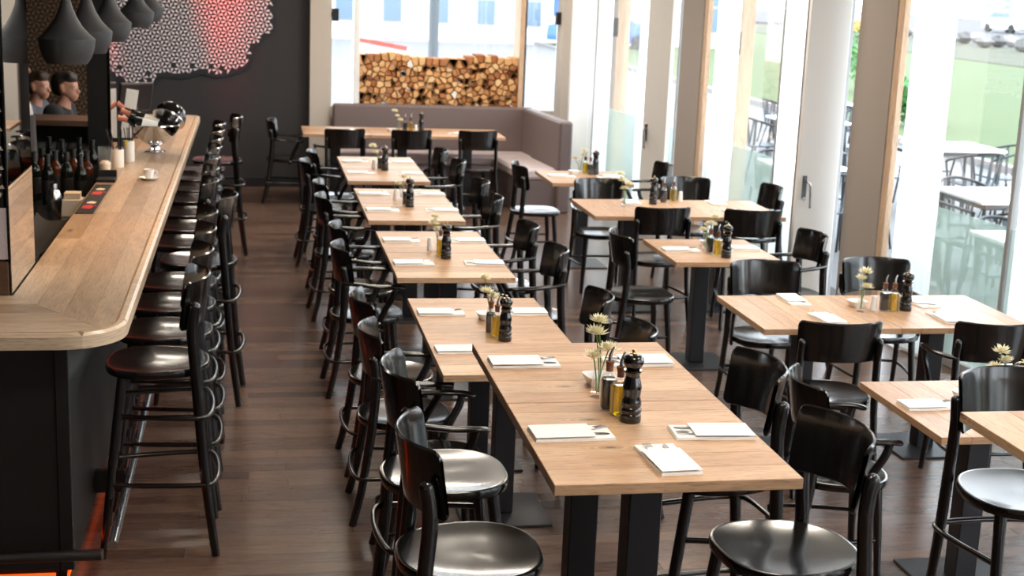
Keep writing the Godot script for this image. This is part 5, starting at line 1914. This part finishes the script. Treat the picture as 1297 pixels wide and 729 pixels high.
func back_bar() -> void:
	# lower work ledge behind the bar
	var l := thing("work_ledge", "dark steel work ledge behind the bar counter", "counter", Vector3(-1.165, 0, -8.9))
	part("ledge_top", bx(Vector3(0.44, 0.03, 5.4), 0.004, Vector3(0, 0.905, 0)), M.dark_steel, l)
	part("ledge_body", bx(Vector3(0.40, 0.88, 5.3), 0.0, Vector3(0, 0.45, 0)), M.black, l)
	part("timber_edge", bx(Vector3(0.03, 0.05, 5.4), 0.003, Vector3(0.225, 0.915, 0)), M.shelf_wood, l)
	var y := 0.921
	var tum := make_tumbler(0.11, 0.036)
	var n := 0
	for i in 4:
		for j in 3:
			copy(tum, "clear tumbler on the work ledge by the mirror column, %s row, %s from the bar" % [["first", "second", "third", "fourth"][i], ["first", "second", "third"][j]], Vector3(-1.02 - j * 0.085 + rng.randf_range(-0.008, 0.008), y, -6.42 - i * 0.085 + rng.randf_range(-0.008, 0.008)), 0.0, "tumblers by the mirror column")
	var tall := make_tumbler(0.15, 0.034)
	for i in 7:
		copy(tall, "tall clear glass on the work ledge behind the black tray, %s in its row" % ["first", "second", "third", "fourth", "fifth", "sixth", "last"][i], Vector3(-1.25 - rng.randf() * 0.05, y, -7.0 - i * 0.12), 0.0, "tall glasses on the work ledge")
	tum.free()
	tall.free()
	var m := MB.new()
	var rows := []
	for i in 9:
		var u := lerpf(-1.0, 1.0, i / 8.0)
		var row := PackedVector3Array()
		for j in 13:
			var v := lerpf(-1.0, 1.0, j / 12.0)
			row.append(Vector3(u * 0.10, 0.012 + 0.05 * absf(u) ** 3 + 0.02 * v * v, v * 0.48))
		rows.append(row)
	m.grid(rows)
	var from := m.t.size()
	var under := []
	for r in rows:
		var q := PackedVector3Array()
		for p in r:
			q.append(p - Vector3(0, 0.008, 0))
		under.push_front(q)
	m.grid(under)
	solo("glass_tray", m.mesh(50.0), M.rubber, "long curved black rubber tray on the work ledge beside the bar", "tray", Vector3(-1.07, y + 0.01, -7.45), 0.0)
	var names := [["wine bottle", 0.037, 0.30, M.bottle_dark, M.black], ["spirit bottle", 0.040, 0.28, M.bottle_amber, M.black], ["slim bottle", 0.032, 0.31, M.bottle_dark, M.black]]
	for k in 3:
		var d: Array = names[k]
		var b := make_bottle(d[1], d[2], d[3], d[4], M.bar_panel)
		for i in 4:
			copy(b, "dark %s on the work ledge behind the straw tins, %s from the bar" % [d[0], ["first", "second", "third", "fourth"][i]], Vector3(-1.03 - i * 0.095, y, -8.75 - k * 0.34 - (i % 2) * 0.12), rng.randf() * TAU, "bottles on the work ledge")
		b.free()
	var s := thing("cocktail_shaker", "brushed steel cocktail shaker on the work ledge", "shaker", Vector3(-1.10, y, -8.10))
	part("shaker_body", turned([[0.0, 0.0], [0.034, 0.0], [0.044, 0.12], [0.044, 0.15], [0.030, 0.19], [0.0, 0.19]], 20), M.steel, s)
	part("shaker_cap", turned([[0.0, 0.19], [0.022, 0.19], [0.020, 0.225], [0.0, 0.23]], 18), M.steel, s)
	s = thing("napkin_box", "white box of bar napkins on the work ledge", "box", Vector3(-1.03, y, -8.36))
	part("box_body", bx(Vector3(0.12, 0.10, 0.12), 0.004, Vector3(0, 0.05, 0)), M.label_white, s)
	for i in 3:
		part("paper_stack", bx(Vector3(0.09, 0.012, 0.09), 0.002, Vector3(0, 0.106 + i * 0.012, 0)), M.cream_print, s)
	# till screen and card behind the steel bowl
	s = thing("till_screen", "dark grey till screen turned away at the far end of the bar", "screen", Vector3(-0.86, 1.10, -10.75))
	var sc := MB.new()
	sc.box(Vector3(0, 0.30, 0), Vector3(0.26, 0.22, 0.03), 0.008, Basis(Vector3.RIGHT, 0.3))
	part("screen_shell", sc.mesh(20.0), M.charcoal, s, Vector3.ZERO, 0.5)
	part("stand", rod([Vector3(0, 0.0, -0.02), Vector3(0, 0.22, -0.02)], 0.02, 10), M.charcoal, s)
	part("stand_foot", bx(Vector3(0.18, 0.012, 0.16), 0.003, Vector3(0, 0.006, 0)), M.charcoal, s)
	s = thing("menu_card", "upright white menu card in a small black stand at the far end of the bar", "menu", Vector3(-0.88, 1.10, -10.45))
	var mc := MB.new()
	mc.box(Vector3(0, 0.20, 0), Vector3(0.085, 0.36, 0.004), 0.001, Basis(Vector3.BACK, -0.16))
	part("card", mc.mesh(20.0), M.label_white, s, Vector3.ZERO, 0.2)
	part("stand", bx(Vector3(0.10, 0.03, 0.06), 0.003, Vector3(-0.03, 0.015, 0)), M.black, s)
	# added panel and guests in place of a smoked-mirror reflection; ledge and glass shelf
	s = thing("reflection_panel", "brown panel of small triangles standing in for a smoked-mirror reflection of the relief", "panel", Vector3(-2.05, 0.6, -13.45))
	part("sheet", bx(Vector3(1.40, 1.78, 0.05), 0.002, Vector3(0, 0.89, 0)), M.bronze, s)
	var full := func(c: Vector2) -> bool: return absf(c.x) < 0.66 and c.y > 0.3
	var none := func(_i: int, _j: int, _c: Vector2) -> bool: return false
	var tr := part("reflected_triangles", triangles(full, 0.066, Vector2(-0.68, 0.3), Vector2(0.58, 1.68), 0.006, none), M.reflected_tri, s, Vector3(0, 0, 0.0255))
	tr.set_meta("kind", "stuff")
	var sj := seated()  # both guests and their bench are added for heads reflected in a mirror
	person("seated guest with short dark hair in black, added in place of a mirror reflection", Vector3(-1.62, 0.09, -12.44), PI * 0.45, sj, M.shirt_dark, M.trousers, M.hair_dark)
	person("seated guest with brown hair in a grey shirt, added for a second mirror reflection", Vector3(-1.93, 0.05, -13.0), PI * 0.42, sj, M.shirt_grey, M.trousers, M.hair_brown)
	s = thing("added_guest_bench", "low dark bench added under the two stand-in guests", "bench", Vector3(-1.85, 0, -12.78))
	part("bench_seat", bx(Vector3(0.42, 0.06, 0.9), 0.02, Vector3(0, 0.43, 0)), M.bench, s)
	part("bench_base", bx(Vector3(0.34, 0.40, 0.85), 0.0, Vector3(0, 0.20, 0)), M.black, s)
	s = thing("glass_cabinet", "black cabinet with a brown top and rows of glasses behind the bar", "cabinet", Vector3(-1.80, 0, -11.80))
	part("cabinet_body", bx(Vector3(1.05, 0.80, 0.40), 0.003, Vector3(0, 0.40, -0.02)), M.black, s)
	part("cabinet_top", bx(Vector3(1.10, 0.045, 0.44), 0.004, Vector3(0, 1.10, -0.02)), M.shelf_wood, s)
	part("cabinet_back", bx(Vector3(1.05, 0.28, 0.02), 0.0, Vector3(0, 0.94, -0.20)), M.black, s)
	for x in [-0.515, 0.515]:
		part("cabinet_side", bx(Vector3(0.02, 0.28, 0.38), 0.0, Vector3(x, 0.94, -0.02)), M.black, s)
	var g := make_tumbler(0.125, 0.034)
	for j in 2:
		for i in 12:
			copy(g, "clear glass in the cabinet behind the bar, %s row, place %s from the wall" % [["front", "back"][j], ["one", "two", "three", "four", "five", "six", "seven", "eight", "nine", "ten", "eleven", "twelve"][i]], Vector3(-2.26 + i * 0.083, 0.80, -11.71 - j * 0.11), 0.0, "glasses in the cabinet")
	g.free()
	var bj := standing()
	for s2 in ["l", "r"]:
		bj["elbow_" + s2] = Vector3(0.24 if s2 == "l" else -0.24, 1.13, -0.02)
		bj["wrist_" + s2] = Vector3(0.25 if s2 == "l" else -0.25, 0.88, 0.06)
	person("barman in a white shirt and grey apron, mostly hidden by the mirror column", Vector3(-1.72, 0, -10.6), PI * 0.5, bj, M.shirt_white, M.trousers, M.hair_brown, M.apron)


# ---------------------------------------------------------------- outside the windows
func make_terrace_chair() -> Node3D:
	var t := Node3D.new()
	t.set_meta("base_name", "terrace_chair")
	t.set_meta("category", "chair")
	var hp := []
	for i in 13:
		var a := PI * i / 12.0
		hp.append(Vector3(cos(a) * 0.27, 0.68 + 0.12 * sin(a), 0.16 - 0.42 * sin(a)))
	hp.push_front(Vector3(0.27, 0.66, 0.22))
	hp.append(Vector3(-0.27, 0.66, 0.22))
	part("arm_hoop", rod(hp, 0.013, 8, Vector2.ONE, 3), M.terrace_dark, t)
	part("seat", bx(Vector3(0.44, 0.018, 0.42), 0.006, Vector3(0, 0.44, 0.0)), M.terrace_chair, t)
	for i in 7:
		var a := PI * (0.14 + 0.72 * i / 6.0)
		part("back_slat", rod([Vector3(cos(a) * 0.20, 0.44, -0.19 * sin(a)), Vector3(cos(a) * 0.265, 0.68 + 0.12 * sin(a), 0.16 - 0.42 * sin(a))], 0.010, 6, Vector2(1.8, 0.5)), M.terrace_chair, t)
	for s in [-1.0, 1.0]:
		part("leg", rod([Vector3(0.27 * s, 0.66, 0.22), Vector3(0.235 * s, 0.40, 0.19), Vector3(0.24 * s, 0.0, 0.22)], 0.012, 8), M.terrace_dark, t)
		part("leg", rod([Vector3(0.20 * s, 0.44, -0.17), Vector3(0.22 * s, 0.0, -0.25)], 0.012, 8), M.terrace_dark, t)
	return t


func car(label: String, at: Vector3, turn: float, paint: Material) -> void:
	var t := thing("car", label, "car", at, turn)
	var m := MB.new()
	var sec := [[-2.1, 0.35, 0.55, 0.70], [-2.05, 0.28, 0.80, 0.80], [-1.3, 0.26, 0.95, 0.86], [1.2, 0.26, 0.98, 0.86], [2.0, 0.28, 0.86, 0.80], [2.1, 0.35, 0.62, 0.72]]
	var rows := []
	for s in sec:
		rows.append(PackedVector3Array([Vector3(-s[3], s[1], s[0]), Vector3(-s[3] * 1.03, (s[1] + s[2]) * 0.5, s[0]), Vector3(-s[3] * 0.94, s[2], s[0]), Vector3(s[3] * 0.94, s[2], s[0]), Vector3(s[3] * 1.03, (s[1] + s[2]) * 0.5, s[0]), Vector3(s[3], s[1], s[0])]))
	m.grid(rows, true)
	m.cap(rows[-1])
	var r0: PackedVector3Array = rows[0].duplicate()
	r0.reverse()
	m.cap(r0)
	m.outward(0)
	part("car_body", m.mesh(35.0), paint, t)
	for q in [["glasshouse", M.facade_glass, 0.0, 1.34], ["roof", paint, 0.0, 1.44]]:
		m = MB.new()
		rows = []
		var top: bool = q[0] == "roof"
		for s in ([[-1.2, 1.34, 0.58], [-1.1, 1.43, 0.54], [0.35, 1.45, 0.54], [0.5, 1.34, 0.58]] if top else [[-1.75, 0.93, 0.80], [-1.15, 1.36, 0.60], [0.5, 1.36, 0.60], [1.2, 0.96, 0.80]]):
			rows.append(PackedVector3Array([Vector3(-s[2] * (1.0 if top else 1.0), 1.33 if top else 0.92, s[0]), Vector3(-s[2], s[1], s[0]), Vector3(s[2], s[1], s[0]), Vector3(s[2], 1.33 if top else 0.92, s[0])]))
		m.grid(rows, true)
		m.outward(0)
		part(q[0], m.mesh(35.0), q[1], t)
	for x in [-0.78, 0.78]:
		for z in [-1.3, 1.3]:
			var w := MB.new()
			w.tube([Vector3(x - 0.1, 0.32, z), Vector3(x + 0.1, 0.32, z)], 0.32, 18)
			part("wheel", w.mesh(40.0), M.tyre, t)


func shrub(label: String, at: Vector3, r: float, h: float, sd: int) -> void:
	var t := thing("shrub", label, "shrub", at, 0.0, "shrubs beyond the terrace")
	for i in 4:
		var a := TAU * i / 4.0
		part("stem", rod([Vector3(0, 0, 0), Vector3(cos(a) * r * 0.3, h * 0.5, sin(a) * r * 0.3), Vector3(cos(a) * r * 0.6, h * 0.85, sin(a) * r * 0.6)], [0.03, 0.02, 0.008], 6), M.shelf_wood, t)
	var g := RandomNumberGenerator.new()
	g.seed = sd
	var lf := MB.new()
	lf.quad(Vector3(0, 0, 0), Vector3(-0.03, 0.005, 0.05), Vector3(0, 0.0, 0.11), Vector3(0.03, 0.005, 0.05))
	var mm := MultiMesh.new()
	mm.transform_format = MultiMesh.TRANSFORM_3D
	mm.mesh = lf.mesh()
	mm.instance_count = 1400
	for i in 1400:
		var d := Vector3(g.randfn(), g.randfn(), g.randfn()).normalized() * pow(g.randf(), 0.4)
		var b := Basis.from_euler(Vector3(g.randf_range(-1, 1), g.randf() * TAU, g.randf_range(-1, 1))).scaled(Vector3.ONE * g.randf_range(0.7, 1.4))
		mm.set_instance_transform(i, Transform3D(b, Vector3(d.x * r, h * 0.55 + d.y * h * 0.45, d.z * r)))
	var o := MultiMeshInstance3D.new()
	o.name = "foliage"
	o.multimesh = mm
	o.material_override = M.leaf_green
	o.set_meta("kind", "stuff")
	t.add_child(o)


func outside() -> void:
	var m := MB.new()
	var edge := func(z: float) -> float: return 4.2 + 0.09 * (z + 9.0) + 0.37
	m.prism(PackedVector2Array([Vector2(edge.call(9.0), 9.0), Vector2(10.3, 9.0), Vector2(10.3, -75.0), Vector2(-14.0, -75.0), Vector2(-14.0, -16.05), Vector2(edge.call(-16.05), -16.05)]), -0.22, -0.03)
	struct("terrace_pavement", m.mesh(20.0), M.terrace, "pale paved terrace outside the window wall", "terrace")
	struct("kerb", bx(Vector3(0.16, 0.16, 84.0), 0.01, Vector3(0, 0.0, 0)), M.kerb, "pale stone kerb between the terrace and the lawn", "kerb", Vector3(10.39, 0, -33.0))
	struct("lawn", bx(Vector3(15.5, 0.2, 96.0), 0.0, Vector3(0, -0.06, 0)), M.lawn, "green lawn beyond the terrace", "lawn", Vector3(18.25, 0, -33.0))
	struct("lawn_far", bx(Vector3(9.0, 0.2, 110.0), 0.0, Vector3(0, -0.04, 0)), M.lawn_far, "dry olive strip of grass before the road", "lawn", Vector3(30.5, 0, -33.0))
	struct("road", bx(Vector3(40.0, 0.2, 200.0), 0.0, Vector3(0, -0.07, 0)), M.road, "grey road far beyond the lawn", "road", Vector3(55.0, 0, -50.0))
	struct("low_wall", bx(Vector3(0.4, 1.1, 160.0), 0.02, Vector3(0, 0.55, 0)), M.facade, "low white wall along the far side of the road", "wall", Vector3(75.4, 0, -60.0))
	# stones along the far edge of the grass
	for i in 40:
		var s := MB.new()
		var rows := []
		var g := RandomNumberGenerator.new()
		g.seed = 100 + i
		for j in 5:
			var row := PackedVector3Array()
			for k in 8:
				var a := TAU * k / 8.0
				var e := PI * (j / 4.0 - 0.5)
				row.append(Vector3(cos(a) * cos(e) * 0.42, 0.27 + sin(e) * 0.28, sin(a) * cos(e) * 0.4) * g.randf_range(0.8, 1.15) * (1.0 if j % 4 else 0.95))
			rows.append(row)
		s.grid(rows, true)
		s.outward(0)
		solo("boulder", s.mesh(25.0), M.stone[i % 3], "pale grey boulder in the line of stones between grass and road", "boulder", Vector3(33.2 + (i % 3) * 1.3, 0.05, -44.0 - i * 1.1), g.randf() * TAU, "boulders along the road")
	# terrace furniture
	var ch := make_terrace_chair()
	var spots := [[Vector3(5.42, 0, -8.62), 0.85, "nearest the double window table"], [Vector3(6.22, 0, -10.75), 0.85, "second out from the window"], [Vector3(5.15, 0, -12.55), 0.70, "outside the window of the farther double table"], [Vector3(7.6, 0, -14.3), 0.85, "in the middle of the terrace"], [Vector3(8.3, 0, -19.8), 0.85, "towards the kerb"], [Vector3(7.0, 0, -17.0), 0.85, "beyond the middle of the terrace"]]
	for s in spots:
		var t := thing("terrace_table", "white-topped terrace table %s" % s[2], "table", s[0], 0.0, "terrace tables")
		part("table_top", bx(Vector3(s[1], 0.03, s[1]), 0.008, Vector3(0, 0.735, 0)), M.table_white, t)
		for q in [[-1, -1], [1, -1], [1, 1], [-1, 1]]:
			part("leg", rod([Vector3(q[0] * s[1] * 0.42, 0.72, q[1] * s[1] * 0.42), Vector3(q[0] * s[1] * 0.45, -0.03, q[1] * s[1] * 0.45)], 0.016, 8), M.terrace_dark, t)
		part("apron", bx(Vector3(s[1] * 0.84, 0.05, s[1] * 0.84), 0.0, Vector3(0, 0.695, 0)), M.terrace_chair, t)
		var i := 0
		for a in [0.0, PI * 0.5, PI, PI * 1.5]:
			if i == 1 and s[0].x < 5.3:
				i += 1
				continue
			if false:
				break
			copy(ch, "grey terrace chair at the table %s, %s side" % [s[2], ["far", "building", "near", "kerb"][i]], s[0] + Vector3(-sin(a) * 0.62, -0.03, -cos(a) * 0.62), a, "terrace chairs")
			i += 1
	ch.free()
	shrub("round green shrub beyond the terrace seen through the open vent", Vector3(13.6, 0.03, -31.5), 0.9, 1.7, 71)
	shrub("green shrub on the lawn at the picture edge", Vector3(17.5, 0.03, -22.0), 0.9, 1.5, 72)
	shrub("green shrub by the kerb seen through the middle window", Vector3(11.6, 0.03, -23.5), 0.5, 0.9, 73)
	car("white car parked across the road", Vector3(50.0, 0.03, -88.0), 0.1, M.car_white)
	car("orange van-like car parked beyond the shrub", Vector3(30.0, 0.06, -70.0), 0.2, M.car_orange)
	car("blue car outside the narrow back window", Vector3(12.6, -0.03, -50.0), 1.2, M.car_blue)
	b_sign()
	# buildings
	facade("pale building with tall grey windows across the street behind the log window", Vector3(5.0, -0.03, -52.0), 26.0, 12.0, 0.0, 15)
	facade("long pale building beyond the road", Vector3(92.0, 0.0, -110.0), 120.0, 11.0, -PI / 2.0, 26)
	# awning or barrier glimpsed over the logs
	var b := thing("street_barrier", "slanting red and white street barrier seen over the stacked logs", "barrier", Vector3(2.15, -0.03, -30.0))
	part("top_board", bx(Vector3(1.15, 0.09, 0.03), 0.004), M.barrier_red, b, Vector3(0.5, 0.93, 0)).rotation.z = -0.16
	for i in 4:
		part("white_board", bx(Vector3(0.24, 0.22, 0.03), 0.004, Vector3(0.08 + i * 0.28, 0.80 - i * 0.045, 0)), M.facade, b)
	for x in [-0.1, 1.1]:
		part("leg", bx(Vector3(0.05, 0.85, 0.05), 0.003, Vector3(x, 0.425, -0.04)), M.facade, b)
	var pole := thing("street_pole", "blue-grey street pole standing over the stacked logs", "pole", Vector3(3.02, -0.03, -24.0))
	part("shaft", turned([[0.0, 0.0], [0.11, 0.0], [0.09, 0.4], [0.085, 6.0], [0.0, 6.0]], 16), M.terrace_chair, pole)
	part("base_flange", turned([[0.0, 0.0], [0.18, 0.0], [0.18, 0.04], [0.0, 0.04]], 16), M.terrace_dark, pole)
	# timber fins on the outside of the glass, each with a small lamp
	for p in [[-12.05, "beyond the middle window"], [-15.28, "beyond the far window"]]:
		var z: float = p[0] - 0.08
		var o := struct("timber_fin", wall_box(z, z - 0.20, 0.26, 0.52, 0.0, 3.4), M.timber, "pale timber fin outside the glass %s" % p[1], "fin")
		o.transform = on_wall(z, z - 0.20, 0.26, 0.52, -0.03)
		var l := thing("outdoor_lamp", "small dark wall lamp on the timber fin outside, %s" % p[1], "lamp", Vector3.ZERO)
		l.transform = WALL * Transform3D(Basis(), Vector3(0.30, 1.88, wz(z) + 0.07))
		part("lamp_body", bx(Vector3(0.08, 0.20, 0.09), 0.004), M.charcoal, l)
		part("bracket", bx(Vector3(0.03, 0.06, 0.03), 0.002, Vector3(0, 0, -0.058)), M.charcoal, l)


func b_sign() -> void:
	var t := thing("street_sign", "small blue street sign on a thin pole outside the narrow back window", "sign", Vector3(5.18, -0.03, -24.0))
	part("sign_plate", bx(Vector3(0.20, 0.30, 0.015), 0.004, Vector3(0, 1.93, 0)), M.car_blue, t)
	part("pole", rod([Vector3(0, 0, -0.02), Vector3(0, 2.2, -0.02)], 0.02, 8), M.steel, t)


func facade(label: String, at: Vector3, w: float, h: float, turn: float, n: int) -> void:
	var t := thing("building", label, "building", at, turn, "")
	part("wall", bx(Vector3(w, h, 6.0), 0.0, Vector3(0, h * 0.5, -3.0)), M.facade, t)
	part("roof_edge", bx(Vector3(w + 0.4, 0.3, 6.4), 0.02, Vector3(0, h + 0.15, -3.0)), M.grey_frame, t)
	for i in n:
		var x := -w * 0.5 + w * (i + 0.5) / n
		for f in int(h / 3.0):
			var o := part("window_frame", bx(Vector3(w / n * 0.42, 1.9, 0.10), 0.01, Vector3(x, 1.6 + f * 3.0, 0.02)), M.grey_frame, t)
			part("pane", bx(Vector3(w / n * 0.36, 0.85, 0.04), 0.0, Vector3(x, 1.12 + f * 3.0, 0.07)), M.facade_glass, o)
			part("pane", bx(Vector3(w / n * 0.36, 0.85, 0.04), 0.0, Vector3(x, 2.06 + f * 3.0, 0.07)), M.facade_glass, o)
